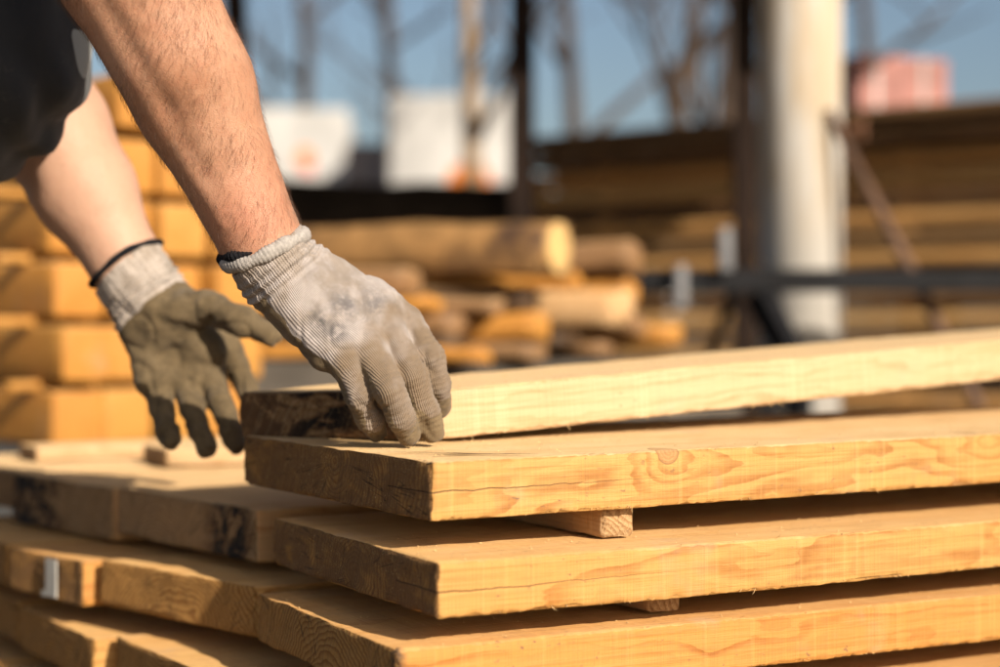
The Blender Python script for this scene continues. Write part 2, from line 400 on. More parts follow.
# fourth row
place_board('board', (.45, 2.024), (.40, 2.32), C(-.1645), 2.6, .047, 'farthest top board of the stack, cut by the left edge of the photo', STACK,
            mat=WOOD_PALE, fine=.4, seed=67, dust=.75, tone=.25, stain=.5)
place_board('board', (.3985, 1.842), (.37, 2.14), C(-.2278), 2.6, .046, 'board left of the paper tagged one, at the left edge of the photo', STACK, fine=.4, seed=71, tone=.4, stain=.35)
place_board('board', (.415, 1.862), (.38, 2.15), C(-.296), 2.6, .045, 'board with a bright corner at the bottom left edge of the photo', STACK, fine=.4, seed=73, tone=.4, stain=.2)
place_board('board', (.40, 1.89), (.38, 2.18), C(-.365), 2.6, .045, 'lowest board in the bottom left corner', STACK, seed=77, tone=.4, stain=.3)

# white paper tag on the narrow dark board
tagb = [o for o in COL.objects if o.get('label', '').startswith('narrow dark board')][0]
def paper_material():
    t = NT('paper'); co = t.node('ShaderNodeTexCoord').outputs['Object']
    n = t.noise(co, 60, 4, .6)
    return t.final(t.mix(n, (.40, .38, .34), (.62, .60, .56)), .8, t.bump(n, .001))
m = MB()
TS = (.3985-.4380)/(1.832-1.676)
def tagbox(y0, y1, z0, z1, d0, d1):
    v = [(x_+TS*y_, y_, z_) for z_ in (z0, z1) for y_ in (y0, y1) for x_ in (d0, d1)]
    m.add(v, [(0, 2, 3, 1), (4, 5, 7, 6), (0, 1, 5, 4), (2, 6, 7, 3), (0, 4, 6, 2), (1, 3, 7, 5)])
tagbox(.046, .068, .004, .043, -.0042, -.0030); tagbox(.0675, .076, .003, .009, -.0041, -.0031)
tg = m.build('paper_tag', paper_material(), tagb)

# the dark splintered gash on top of the second board, loose chips
CHIP = plain('splinter_wood', (.62, .40, .18), .8, .3, 60, .0005)

# spacer laths
def lath(l0, e0, e1, zb, w, h, seed, label, length=None, tone=.35):
    a = le(l0, e0)
    X = Vector((ED[0], ED[1], 0)); Y = Vector((-LD[0], -LD[1], 0)); Z = Vector((0, 0, 1))
    M = Matrix(((X.x, Y.x, 0, a[0]+LD[0]*w), (X.y, Y.y, 0, a[1]+LD[1]*w), (0, 0, 1, zb), (0, 0, 0, 1)))
    V, F, at = board_mesh(e1-e0, w, h, fine=min(.3, (e1-e0)*.5), seed=seed, pith=(.05, -.03), stain=.05, tone=tone, edge=.0008)
    o = make_mesh('spacer_lath', V, F, WOOD_PALE if seed % 2 else WOOD, attrs=at); o.matrix_world = M
    return tag(o, label, 'lath', 'spacer laths between the boards')
lath(.710, 1.128, 1.47, C(-.1645)+.001, .030, .0238, 101, 'square ended lath sticking out between the second and third boards')
lath(.752, 1.122, 1.39, C(-.2278)+.001, .030, .0205, 103, 'lath between the third and fourth boards, its end barely in the light')
lath(.76, 1.16, 2.28, C(-.296)+.001, .03, .0205, 105, 'lath hidden under the fourth board')
lath(.77, 1.16, 2.28, C(-.365)+.001, .03, .0255, 107, 'lath hidden under the fifth board')
for i, (zb, h) in enumerate(((-.1645, .036), (-.2278, .0205), (-.296, .0205), (-.365, .0205))):
    lath(2.2, 1.12, (1.45, 1.39, 2.28, 2.28)[i], C(zb)+.001, .035, h, 110+i, 'lath near the far end of the stack, %s gap from the top' % ('first', 'second', 'third', 'fourth')[i])
# block that props the raised far end of the top board
pp = np.array(b1A[:2])+np.array([.86, .51])*1.75+np.array([-.51, .86])*.02
mm = MB(); mm.box((-.05, 0, 0), (.05, .17, .0945), .003)
M = Matrix.Translation((pp[0], pp[1], C(-.0944)+.008*1.75+.001)) @ Matrix.Rotation(math.atan2(.51, .86), 4, 'Z')
tag(mm.build('wood_block', plain('block_wood', (.55, .36, .17), .8), matrix=M), 'wooden block propping up the far end of the lifted board', 'block')
for i, l in enumerate((.8, 1.75, 2.7)):
    mm = MB(); mm.box((0, 0, 0), (.14, 1.12, C(-.412)), .006)
    M = Matrix.Translation((*le(l, 1.1), 0.0)) @ Matrix.Rotation(math.atan2(LD[1], LD[0]), 4, 'Z')
    tag(mm.build('concrete_bearer', plain('bearer_concrete', (.33, .31, .28), .9), matrix=M), ['near', 'middle', 'far'][i]+' concrete bearer under the timber stack', 'bearer')

# fibres torn out along the sawn arrises
def fibres(board, n, T, xr, y=0.0, zs=(0.0,), seed=1, lmax=.0085):
    r = np.random.default_rng(seed); v = []; f = []
    for i in range(n):
        x = r.uniform(*xr) if r.random() < .35 else float(np.clip(xr[0]+(xr[1]-xr[0])*((seed*.37+int(r.integers(7))*.147) % 1)+r.normal(0, .018), xr[0]+.002, xr[1])); z = zs[r.integers(len(zs))]; L = r.uniform(.0015, lmax)*(r.random()**1.2+.25)
        up = -1 if z < T/2 else 1
        d = np.array([r.normal(0, 1.0), -abs(r.normal(.5, .5))-.1, up*abs(r.normal(.35, .3))]); d /= np.linalg.norm(d)
        w = r.uniform(.00012, .00050); p = np.array([x, y+.0016, z+(-up)*.0014])
        k = len(v); s = np.array([w, 0, 0]); u = np.array([0, w*.7, w])
        b = p+d*L*.5+r.normal(0, .0004, 3); e = p+d*L
        v += [p-s, p+s, p+u, b-s*.8, b+s*.8, b+u*.8, e]
        f += [(k, k+1, k+4, k+3), (k+1, k+2, k+5, k+4), (k+2, k, k+3, k+5), (k+3, k+4, k+6), (k+4, k+5, k+6), (k+5, k+3, k+6)]
    o = make_mesh('torn_fibres', v, f, CHIP, board, smooth=False); o['kind'] = 'stuff'
    return o
lath(.80, 1.43, 2.28, C(-.2278)+.001, .03, .0110, 121, 'thin lath under the top boards of the rear rows')
bs = {o['label'].split(',')[0]: o for o in COL.objects if o.get('category') == 'board'}
BL = [o for o in COL.objects if o.get('category') == 'board']
for o, T, n in ((BL[0], .0435, 260), (BL[1], .045, 260), (BL[2], .0412, 240), (BL[3], .0412, 240), (BL[4], .041, 60)):
    fibres(o, int(n*.55), T, (.0, .85), zs=(0.0, 0.0, 0.0, T), seed=n+int(T*1e5))

# sawdust crumbs and specks on the upper faces
def crumbs(board, T, W, n, xr, seed, yr=None):
    r = np.random.default_rng(seed); m = MB()
    for i in range(n):
        x = r.uniform(*xr); y = r.uniform(*(yr or (.003, W-.003))); s = r.uniform(.0003, .0011)
        z = T+.0002
        q = [np.array([x, y, z])+np.array(c)*s*r.uniform(.5, 1.3, 3) for c in ((-1, -1, 0), (1, -1, 0), (0, 1, 0), (0, 0, 1))]
        m.add(q, [(0, 1, 3), (1, 2, 3), (2, 0, 3)])
    o = m.build('sawdust', CHIP, board); o['kind'] = 'stuff'
crumbs(BL[0], .0435, .19, 500, (0, .9), 1); crumbs(BL[1], .045, .35, 700, (0, .9), 2); crumbs(BL[2], .0412, .33, 500, (0, .9), 3)
crumbs(BL[3], .0412, .29, 350, (0, .8), 4); crumbs(BL[6], .0466, .29, 400, (0, .5), 5); crumbs(BL[10], .05, .24, 300, (0, .5), 6)
# dark gash left on the second board's top by a torn splinter
m = MB()
for (x0, y0, x1, y1, w) in ((.012, .055, .085, .012, .0016), (.03, .065, .060, .030, .0011), (.05, .03, .10, .006, .0009), (.004, .09, .05, .045, .0007)):
    m.add([(x0, y0, .0456), (x1, y1, .0456), ((x0+x1)/2+w, (y0+y1)/2+w*1.4, .0459), ((x0+x1)/2-w, (y0+y1)/2-w*1.4, .0459)], [(0, 3, 1, 2)])
o = m.build('dark_gash', plain('gash', (.05, .025, .015), .9), BL[1])

# ------------------------------------------------------------------ implicit surfaces for the person
def cone(a, b, ra, rb, k=.01): return ('c', np.array(a, float), np.array(b, float), ra, rb, k)
def ell(c, r, k=.01, R=None): return ('e', np.array(c, float), np.array(r, float), R, None, k)
def prim_d(pr, X):
    if pr[0] == 'c':
        _, a, b, ra, rb, k = pr; ba = b-a; L = float(ba@ba)+1e-12
        h = np.clip(((X-a)@ba)/L, 0, 1)
        return np.linalg.norm(X-a-h[..., None]*ba, axis=-1)-(ra+(rb-ra)*h)
    _, c, r, R, _, k = pr; q = X-c
    if R is not None: q = q@R
    k0 = np.linalg.norm(q/r, axis=-1); k1 = np.linalg.norm(q/(r*r), axis=-1)+1e-9
    return k0*(k0-1)/k1
def field(groups, h, pad=.02):
    """groups: list of (prims, k) ; prims inside a group blend with their own k, groups blend with k"""
    pts = []
    for prims, _ in groups:
        for pr in prims:
            if pr[0] == 'c': pts += [pr[1]-pr[3], pr[1]+pr[3], pr[2]-pr[4], pr[2]+pr[4]]
            else: pts += [pr[1]-max(pr[2]), pr[1]+max(pr[2])]
    pts = np.array(pts); lo = pts.min(0)-pad; hi = pts.max(0)+pad
    n = np.ceil((hi-lo)/h).astype(int)+1
    F = np.full(n, .05, np.float32)
    ax = [lo[i]+h*np.arange(n[i]) for i in range(3)]
    for prims, kg in groups:
        G = np.full(n, .05, np.float32) if len(groups) > 1 else F
        for pr in prims:
            if pr[0] == 'c':
                r = max(pr[3], pr[4]); a = np.minimum(pr[1], pr[2])-r; b = np.maximum(pr[1], pr[2])+r
            else: a = pr[1]-max(pr[2]); b = pr[1]+max(pr[2])
            mgn = .045 if h > .003 else .022
            s = [slice(max(0, int((a[i]-mgn-lo[i])/h)), min(n[i], int((b[i]+mgn-lo[i])/h)+2)) for i in range(3)]
            X = np.stack(np.meshgrid(ax[0][s[0]], ax[1][s[1]], ax[2][s[2]], indexing='ij'), -1)
            D = prim_d(pr, X).astype(np.float32); k = pr[5]
            g = G[tuple(s)]
            if k < 0:      # carve
                k = -k; hh = np.clip(k-np.abs(-D-g), 0, None)/k; G[tuple(s)] = np.maximum(g, -D)+hh*hh*k*.25
            else:
                hh = np.clip(k-np.abs(D-g), 0, None)/k; G[tuple(s)] = np.minimum(g, D)-hh*hh*k*.25
        if len(groups) > 1:
            hh = np.clip(kg-np.abs(F-G), 0, None)/kg; F = np.minimum(F, G)-hh*hh*kg*.25
    return F, lo
def surfnet(F, lo, h):
    S = F < 0
    c = np.zeros(np.array(F.shape)-1, np.int8)
    for a in (0, 1):
        for b in (0, 1):
            for d in (0, 1):
                c += S[a:S.shape[0]-1+a, b:S.shape[1]-1+b, d:S.shape[2]-1+d]
    act = (c > 0) & (c < 8); ijk = np.argwhere(act); idx = -np.ones(c.shape, np.int64); idx[act] = np.arange(len(ijk))
    pos = np.zeros((len(ijk), 3)); cnt = np.zeros(len(ijk))
    cor = [(a, b, d) for a in (0, 1) for b in (0, 1) for d in (0, 1)]
    for a in cor:
        for ax in range(3):
            if a[ax] == 1: continue
            b = list(a); b[ax] = 1
            fa = F[ijk[:, 0]+a[0], ijk[:, 1]+a[1], ijk[:, 2]+a[2]]; fb = F[ijk[:, 0]+b[0], ijk[:, 1]+b[1], ijk[:, 2]+b[2]]
            cr = (fa < 0) != (fb < 0); t = np.where(cr, fa/np.where(cr, fa-fb, 1), 0)
            q = np.tile(np.array(a, float), (len(ijk), 1)); q[:, ax] += t
            pos += q*cr[:, None]; cnt += cr
    V = lo+h*(ijk+pos/cnt[:, None])
    faces = []
    for ax in range(3):
        o1, o2 = [(1, 2), (2, 0), (0, 1)][ax]
        sl0 = [slice(None)]*3; sl1 = [slice(None)]*3; sl0[ax] = slice(0, -1); sl1[ax] = slice(1, None)
        A = S[tuple(sl0)]; B = S[tuple(sl1)]
        e = np.argwhere(A != B); e = e[(e[:, o1] > 0) & (e[:, o2] > 0) & (e[:, o1] < F.shape[o1]-1) & (e[:, o2] < F.shape[o2]-1)]
        q = []
        for (d1, d2) in ((0, 0), (-1, 0), (-1, -1), (0, -1)):
            z = e.copy(); z[:, o1] += d1; z[:, o2] += d2; q.append(idx[z[:, 0], z[:, 1], z[:, 2]])
        q = np.stack(q, 1); fl = A[e[:, 0], e[:, 1], e[:, 2]]
        q[~fl] = q[~fl][:, ::-1]; faces.append(q)
    Fq = np.concatenate(faces)
    # light smoothing
    E = np.concatenate([Fq[:, [0, 1]], Fq[:, [1, 2]], Fq[:, [2, 3]], Fq[:, [3, 0]]])
    for _ in range(2):
        acc = np.zeros_like(V); n = np.zeros(len(V))
        np.add.at(acc, E[:, 0], V[E[:, 1]]); np.add.at(n, E[:, 0], 1); np.add.at(acc, E[:, 1], V[E[:, 0]]); np.add.at(n, E[:, 1], 1)
        V = V*.5+.5*acc/n[:, None]
    return V, Fq
def normals(V, F):
    n = np.cross(V[F[:, 2]]-V[F[:, 0]], V[F[:, 3]]-V[F[:, 1]]); N = np.zeros_like(V)
    for i in range(4): np.add.at(N, F[:, i], n)
    return N/(np.linalg.norm(N, axis=1)[:, None]+1e-12)

def unit(v): v = np.array(v, float); return v/np.linalg.norm(v)

# ---- gloves
def build_glove(name, parent, mat, wrist, cuff, fingers, thumb, palm_extra, palm_dir, carve=(), h=.0012, seed=1, ksides=.011, tipcoat=.016, coat_bias=.0,
                cuff_end=None, mc_r=(.0175, .0135), dirt=(), prims_cuff=None, knuckle=.0, ribs=1.0, wrinkle=1.0):
    """fingers: list of [(point, radius) x4] from knuckle to tip"""
    palm = []
    segs = []           # (a, b, U offset, isfinger, tip)
    wr, wrr = wrist
    palm_c = []
    fwd = unit(np.mean([f[0][0] for f in fingers], axis=0)-wr)
    lat = unit(fingers[-1][0][0]-fingers[0][0][0]); nrm = unit(np.cross(fwd, lat)); lat = unit(np.cross(nrm, fwd))
    U = [float((f[0][0]-wr)@lat) for f in fingers]
    for f, u in zip(fingers, U):
        s = wr+lat*u*.55
        palm.append(cone(s, f[0][0]-fwd*.006, mc_r[0], mc_r[1], .014))
        segs.append((s, f[0][0], u, 0, None))
    for i in range(len(fingers)-1):
        a = fingers[i][0][0]; b = fingers[i+1][0][0]
        palm.append(cone((a+b)/2-fwd*.022, (wr+(a+b)/2)/2, .0140, .018, .012))
    palm += prims_cuff
    palm += palm_extra
    groups = [(palm, .01)]
    for f, u in zip(fingers, U):
        g = []; fd = unit(f[3][0]-f[0][0]); f0 = f[0][0]
        for i in range(3):
            g.append(cone(f[i][0], f[i+1][0], f[i][1], f[i+1][1], .003))
            segs.append((f[0][0]-fd*.002 if i == 0 else f[i][0], f[i+1][0], u-float((f[i][0]-f[0][0])@unit(np.cross(nrm, fd)))*0, fd, f[3][0]))
        # fleshy base inside the palm, joint swelling
        g.insert(0, cone(f[0][0]-(unit(f[0][0]-wr))*.02, f[0][0], f[0][1], f[0][1]*1.03, .006))
        groups.append((g, None))
    g = []
    for i in range(len(thumb)-1):
        g.append(cone(thumb[i][0], thumb[i+1][0], thumb[i][1], thumb[i+1][1], .008))
        segs.append((thumb[i][0], thumb[i+1][0], float((thumb[i][0]-wr)@lat), 1 if i > 0 else 0, thumb[-1][0]))
    groups.append((g, None))
    # evaluate: palm first, then each finger joined with a small blend to the palm, almost none to each other
    allp = [pr for gg, _ in groups for pr in gg]
    pts = []
    for pr in allp:
        if pr[0] == 'c': pts += [pr[1]-pr[3], pr[1]+pr[3], pr[2]-pr[4], pr[2]+pr[4]]
        else: pts += [pr[1]-max(pr[2]), pr[1]+max(pr[2])]
    pts = np.array(pts); lo = pts.min(0)-.01; hi = pts.max(0)+.01; n = np.ceil((hi-lo)/h).astype(int)+1
    ax = [lo[i]+h*np.arange(n[i]) for i in range(3)]
    def grp(prims, base=None):
        G = np.full(n, .03, np.float32) if base is None else base
        for pr in prims:
            if pr[0] == 'c':
                r = max(pr[3], pr[4]); a = np.minimum(pr[1], pr[2])-r; b = np.maximum(pr[1], pr[2])+r
            else: a = pr[1]-max(pr[2]); b = pr[1]+max(pr[2])
            s = tuple(slice(max(0, int((a[i]-.02-lo[i])/h)), min(n[i], int((b[i]+.02-lo[i])/h)+2)) for i in range(3))
            X = np.stack(np.meshgrid(*[ax[i][s[i]] for i in range(3)], indexing='ij'), -1)
            D = prim_d(pr, X).astype(np.float32); k = abs(pr[5]); g0 = G[s]
            if pr[5] < 0:
                hh = np.clip(k-np.abs(-D-g0), 0, None)/k; G[s] = np.maximum(g0, -D)+hh*hh*k*.25
            else:
                hh = np.clip(k-np.abs(D-g0), 0, None)/k; G[s] = np.minimum(g0, D)-hh*hh*k*.25
        return G
    PG = grp(groups[0][0]); Fs = None
    for gg, _ in groups[1:]:
        G = grp(gg)
        if Fs is None: Fs = G
        else:
            k = .0022; hh = np.clip(k-np.abs(Fs-G), 0, None)/k; Fs = np.minimum(Fs, G)-hh*hh*k*.25
    k = .006; hh = np.clip(k-np.abs(PG-Fs), 0, None)/k; F = np.minimum(PG, Fs)-hh*hh*k*.25
    if carve: F = grp(carve, F)
    V, Q = surfnet(F, lo, h); N = normals(V, Q)
    # rib coordinate, region masks
    W = np.zeros(len(V)); UU = np.zeros(len(V)); TT = np.zeros(len(V)); tipd = np.full(len(V), 1.0); fing = np.zeros(len(V)); SL = np.zeros(len(V))
    fbase = None
    for (a, b, u, isf, tip) in segs:
        if tip is not None and (fbase is None or not np.array_equal(tip, ltip)): fbase = a; ltip = tip
        d = unit(b-a); lb = np.cross(nrm, isf if isinstance(isf, np.ndarray) else d); lb = unit(lb); isn = isf; isf = 0 if isinstance(isf, int) and isf == 0 else 1
        L2 = (b-a)@(b-a); hcl = np.clip(((V-a)@(b-a))/L2, -.1, 1.1); dist = np.linalg.norm(V-a-hcl[:, None]*(b-a), axis=1)
        w = np.exp(-np.clip(dist-.008, 0, None)/.0022)+1e-9
        sg = float((b-a)@(b-a))**.5
        W += w; UU += w*(u+(V-b if not isf else V-fbase)@lb); fing += w*isf; SL += w*((V-wr)@d)
        if tip is not None: tipd = np.minimum(tipd, np.linalg.norm(V-tip, axis=1))
    UU /= W; fing /= W; SL /= W
    ca, cb = cuff        # start (opening) and end of the knitted cuff
    cd = unit(cb-ca); tc = (V-ca)@cd; Lc = np.linalg.norm(cb-ca)
    cm = np.clip((Lc+.006-tc)/.012, 0, 1)
    e1 = unit(np.cross(cd, [0, .3, 1.])); e2 = np.cross(cd, e1); ang = np.arctan2((V-ca)@e1, (V-ca)@e2)
    CU = ang*.034
    nz = vnoise(V, 55, seed)*.6+vnoise(V, 160, seed+1)*.3+vnoise(V, 22, seed+5)*.35
    palmness = N@unit(palm_dir)
    coat = np.clip((palmness+coat_bias+.28*nz)/.22+.5, 0, 1)
    coat = np.maximum(coat, np.clip((tipcoat-tipd+.004*nz)/.006, 0, 1))
    coat *= np.clip((tc-Lc+.004+.003*nz)/.004, 0, 1)
    dr = np.zeros(len(V))
    for (p, r_, s_) in dirt: dr = np.maximum(dr, s_*np.exp(-(np.linalg.norm((V-p), axis=1)/r_)**2))
    # cloth relief: broad slack folds, creases over the joints
    disp = wrinkle*(.0013*vnoise(V, 60, seed+2)+.0007*vnoise(V, 130, seed+3)+.0016*vnoise(V, 28, seed+9)-.0012*np.clip(.25-np.abs(vnoise(V, 40, seed+12)), 0, 1)*4)
    for f in list(fingers)+[thumb]:
        for j in (1, 2):
            p = f[j][0]; d = unit(f[min(j+1, len(f)-1)][0]-f[j-1][0]); s = (V-p)@d
            w = np.exp(-(np.linalg.norm(V-p, axis=1)/.016)**2)
            disp += wrinkle*.0006*w*np.sin(s/.0046*2*math.pi+1.5*vnoise(V, 90, seed+4))
    folds = np.exp(-((tc-Lc*.75)/.012)**2)*.0012*np.sin(tc/.0075*2*math.pi+2.5*vnoise(V, 30, seed+6))
    disp += folds*wrinkle
    disp += cm*.00045*np.sin(CU/.0030*2*math.pi)
    V = V+N*disp[:, None]
    out = tc < .007; V[out] -= cd*(tc[out]-.007)[:, None]; rd = V-ca-((V-ca)@cd)[:, None]*cd; V[out] -= rd[out]*.05
    o = make_mesh(name, V, Q, mat, parent, True, dict(gu=np.stack([UU, CU, SL], 1), gm=np.stack([coat, cm, dr], 1), gf=np.stack([fing, tipd, palmness], 1)))
    return o

def glove_material(name, knit=(.41, .36, .34), coatc=(.145, .104, .058), dirt=(.075, .072, .080), dusty=.5):
    t = NT(name); u, cu, sl = t.sep(t.attr('gu')); coat, cm, dr = t.sep(t.attr('gm')); fing, tipd, pn = t.sep(t.attr('gf'))
    co = t.node('ShaderNodeTexCoord').outputs['Object']
    wob = t.math('MULTIPLY', t.math('SUBTRACT', t.noise(co, 60, 2, .5), .5), .0006)
    rib = t.math('SINE', t.math('MULTIPLY', t.math('ADD', u, wob), 2*math.pi/.00150))
    st = t.math('SINE', t.math('ADD', t.math('MULTIPLY', sl, 2*math.pi/.0016), t.math('MULTIPLY', rib, 1.2)))
    knitH = t.math('ADD', t.math('MULTIPLY', rib, .5), t.math('MULTIPLY', st, .16))
    crib = t.math('SINE', t.math('MULTIPLY', cu, 2*math.pi/.0021))
    cst = t.math('SINE', t.math('ADD', t.math('MULTIPLY', sl, 2*math.pi/.0018), t.math('MULTIPLY', crib, 1.4)))
    cuffH = t.math('ADD', t.math('MULTIPLY', crib, .6), t.math('MULTIPLY', cst, .3))
    H = t.math('ADD', t.math('MULTIPLY', knitH, t.math('SUBTRACT', 1.0, cm)), t.math('MULTIPLY', cuffH, cm))
    c1 = t.noise(co, 28, 5, .62); c2 = t.noise(co, 130, 4, .65); c3 = t.noise(co, 700, 2, .6)
    k = t.mix(t.step(c2, .3, .75, 0, .45), knit, tuple(x*.66 for x in knit))
    k = t.mix(t.step(c1, .44, .64, 0, .62), k, (.25, .195, .145))                 # ground-in dust
    k = t.mix(t.math('MULTIPLY', t.step(H, -.2, -.7), .32), k, (.20, .165, .14))    # yarn valleys hold dirt
    k = t.mix(t.math('MULTIPLY', t.math('MULTIPLY', dr, t.step(c2, .30, .62)), .85), k, dirt)
    k = t.mix(t.math('MULTIPLY', t.step(fing, .12, .7), t.step(c1, .25, .60, .45, .92)), k, (.195, .138, .088))
    cc = t.mix(t.step(c2, .3, .7), coatc, tuple(x*1.4 for x in coatc))
    cc = t.mix(t.step(c1, .42, .68, 0, .5), cc, (.180, .132, .075))
    cc = t.mix(t.step(c3, .55, .75, 0, .45), cc, tuple(x*.5 for x in coatc))
    cc = t.mix(t.step(t.noise(co, 48, 5, .7), .50, .70, 0, .65), cc, tuple(x*.42 for x in coatc))
    m = t.step(t.math('ADD', coat, t.math('MULTIPLY', t.math('SUBTRACT', c2, .5), .6)), .42, .62)
    col = t.mix(m, k, cc)
    fz = t.noise(co, 1500, 2, .6)
    hh = t.math('ADD', t.math('MULTIPLY', H, t.math('SUBTRACT', 1.0, t.math('MULTIPLY', m, .72))), t.math('ADD', t.math('MULTIPLY', c3, .8), t.math('MULTIPLY', fz, .4)))
    return t.final(col, t.math('SUBTRACT', .92, t.math('MULTIPLY', m, .12)), t.bump(hh, .00042), Specular_IOR_Level=.25, Sheen_Weight=.12)

def skin_material():
    t = NT('skin'); co = t.node('ShaderNodeTexCoord').outputs['Object']; sk = t.sep(t.attr('sk'))
    n1 = t.noise(co, 14, 4, .6); n2 = t.noise(co, 90, 4, .65); n3 = t.noise(co, 900, 2, .6)
    c = t.mix(t.step(n1, .3, .7), (.42, .205, .120), (.50, .275, .175))
    c = t.mix(t.step(n2, .45, .75, 0, .35), c, (.42, .165, .10))
    c = t.mix(t.math('MULTIPLY', sk[0], .65), c, (.58, .36, .26))
    c = t.mix(t.math('MULTIPLY', sk[1], .45), c, (.58, .22, .15))
    vo = t.node('ShaderNodeTexVoronoi', {'Vector': co, 'Scale': 650}, feature='DISTANCE_TO_EDGE').outputs[0]
    hh = t.math('ADD', t.math('MULTIPLY', n3, .5), t.math('ADD', t.math('MULTIPLY', t.step(vo, 0, .2), .2), t.math('MULTIPLY', n2, 1.6)))
    c = t.mix(t.step(t.noise(co, 160, 1, .5), .71, .77, 0, .5), c, (.33, .15, .08))
    return t.final(c, t.math('ADD', .42, t.math('MULTIPLY', n2, .16)), t.bump(hh, .00045),
                   Subsurface_Weight=.12, Subsurface_Radius=(.012, .004, .002), Subsurface_Scale=.6, Specular_IOR_Level=.42)

person = empty('person', (-.8, 1.5, 0), 'person in a dark t-shirt and work gloves bending over the stack, gripping its top board', 'person')

# joints
NW = P(261, 243, 1.375); NE = P(125, -48, 1.31); NS = np.array([-.43, 1.36, 1.36])
FW = P(125, 262, 1.655); FE = P(12, 58, 1.69); FS = np.array([-.46, 1.74, 1.36])
R0 = Matrix.Rotation(0, 3, 'X')
def lerp(a, b, t): return a*(1-t)+b*t
armdir = unit(NW-NE); imgperp = unit(np.cross(armdir, [0, 1, 0]))      # to the right in the picture
if imgperp[0] < 0: imgperp = -imgperp
body = [
    # near forearm, two muscle groups side by side then a bony wrist
    cone(lerp(NE, NW, .0)+imgperp*.014, lerp(NE, NW, .45)+imgperp*.012, .043, .038, .018),
    cone(lerp(NE, NW, .45)+imgperp*.012, lerp(NE, NW, 1.0)+imgperp*.004, .038, .0295, .018),
    cone(lerp(NE, NW, .0)-imgperp*.018, lerp(NE, NW, .5)-imgperp*.010, .040, .035, .016),
    cone(lerp(NE, NW, .5)-imgperp*.010, NW-imgperp*.004, .035, .0285, .018),
    cone(NE, lerp(NE, NW, .35)-np.array([0, .012, 0]), .046, .043, .02),
    cone(NE-np.array([0, -.01, 0]), NE+np.array([0, .02, .02]), .046, .046, .03),
    cone(NW, P(283, 280, 1.385), .0305, .026, .01),
    cone(NE, lerp(NE, NS, .5), .046, .052, .03), cone(lerp(NE, NS, .5), NS, .052, .062, .03),
    # far arm
    cone(lerp(FE, FW, 0), lerp(FE, FW, .35), .052, .0560, .02),
    cone(lerp(FE, FW, .35), lerp(FE, FW, .65), .0560, .0490, .02),
    cone(lerp(FE, FW, .65), FW, .0490, .0350, .02), cone(FW, P(142, 286, 1.65), .0345, .028, .01),
    cone(FE, lerp(FE, FS, .5), .047, .052, .03), cone(lerp(FE, FS, .5), FS, .052, .062, .03),
    # trunk, neck, head
    ell((-.55, 1.55, 1.26), (.16, .17, .13), .08), cone((-.84, 1.55, .99), (-.60, 1.55, 1.20), .135, .125, .08), cone((-.46, 1.42, 1.34), (-.46, 1.68, 1.34), .075, .075, .06),
    cone((-.46, 1.55, 1.36), (-.34, 1.55, 1.47), .062, .055, .04),
    ell((-.285, 1.55, 1.515), (.095, .075, .108), .03), ell((-.245, 1.55, 1.445), (.055, .05, .045), .02),
    cone((-.195, 1.55, 1.52), (-.172, 1.55, 1.478), .010, .015, .012),
    ell((-.30, 1.472, 1.505), (.022, .008, .032), .008), ell((-.30, 1.628, 1.505), (.022, .008, .032), .008),
    ell((-.188, 1.522, 1.522), (.012, .014, .009), -.01), ell((-.188, 1.578, 1.522), (.012, .014, .009), -.01),
    cone((-.185, 1.535, 1.45), (-.185, 1.565, 1.45), .006, .006, .006),
    cone((-.88, 1.46, .96), (-.82, 1.44, .50), .088, .060, .05), cone((-.82, 1.44, .50), (-.90, 1.44, .10), .058, .038, .02),
    cone((-.88, 1.64, .96), (-.84, 1.68, .50), .088, .060, .05), cone((-.84, 1.68, .50), (-.92, 1.69, .10), .058, .038, .02),
    cone((-.90, 1.44, .10), (-.76, 1.43, .045), .036, .030, .02), cone((-.92, 1.69, .10), (-.78, 1.70, .045), .036, .030, .02),
]
h = .0055
F_, lo_ = field([(body, None)], h, .03); V, Q = surfnet(F_, lo_, h); N = normals(V, Q)
# tendons, veins and slack of the near forearm
def ridge(V, a, b, w, s0=0, s1=1):
    L2 = (b-a)@(b-a); t = np.clip(((V-a)@(b-a))/L2, s0, s1); return np.exp(-(np.linalg.norm((V-a-t[:, None]*(b-a))*np.array([1, .4, 1]), axis=1)/w)**2)
dd = .0013*vnoise(V, 16, 3)+.0004*vnoise(V, 55, 4)
front = np.clip(-N[:, 1], 0, 1)
dd -= .0035*ridge(V, P(90, -20, 1.27), P(168, 108, 1.30), .008)*front
dd -= .0030*ridge(V, P(168, 108, 1.31), P(205, 175, 1.33), .007)*front
dd += .0016*ridge(V, P(150, 95, 1.31), P(225, 225, 1.34), .0045)*front
dd += .0013*ridge(V, P(180, 20, 1.28), P(196, 96, 1.30), .0028)*front+.0013*ridge(V, P(196, 96, 1.30), P(228, 150, 1.33), .0028)*front+.0011*ridge(V, P(228, 150, 1.33), P(246, 225, 1.35), .003)*front
dd += .0012*ridge(V, P(205, 40, 1.29), P(252, 180, 1.34), .004)*front
V = V+N*dd[:, None]
pale = np.clip((V[:, 1]-1.5)/.08, 0, 1)
red = np.exp(-(np.linalg.norm(V-P(250, 215, 1.34), axis=1)/.035)**2)*.8+.6*np.exp(-(np.linalg.norm(V-P(80, 150, 1.66), axis=1)/.02)**2)
skin = skin_material()
bodyo = make_mesh('body', V, Q, skin, person, True, dict(sk=np.stack([pale, red, 0*red], 1)))
bodyo.matrix_parent_inverse = person.matrix_world.inverted()
PINV = Matrix.Translation((.8, -1.5, 0))
bodyo.matrix_parent_inverse = PINV

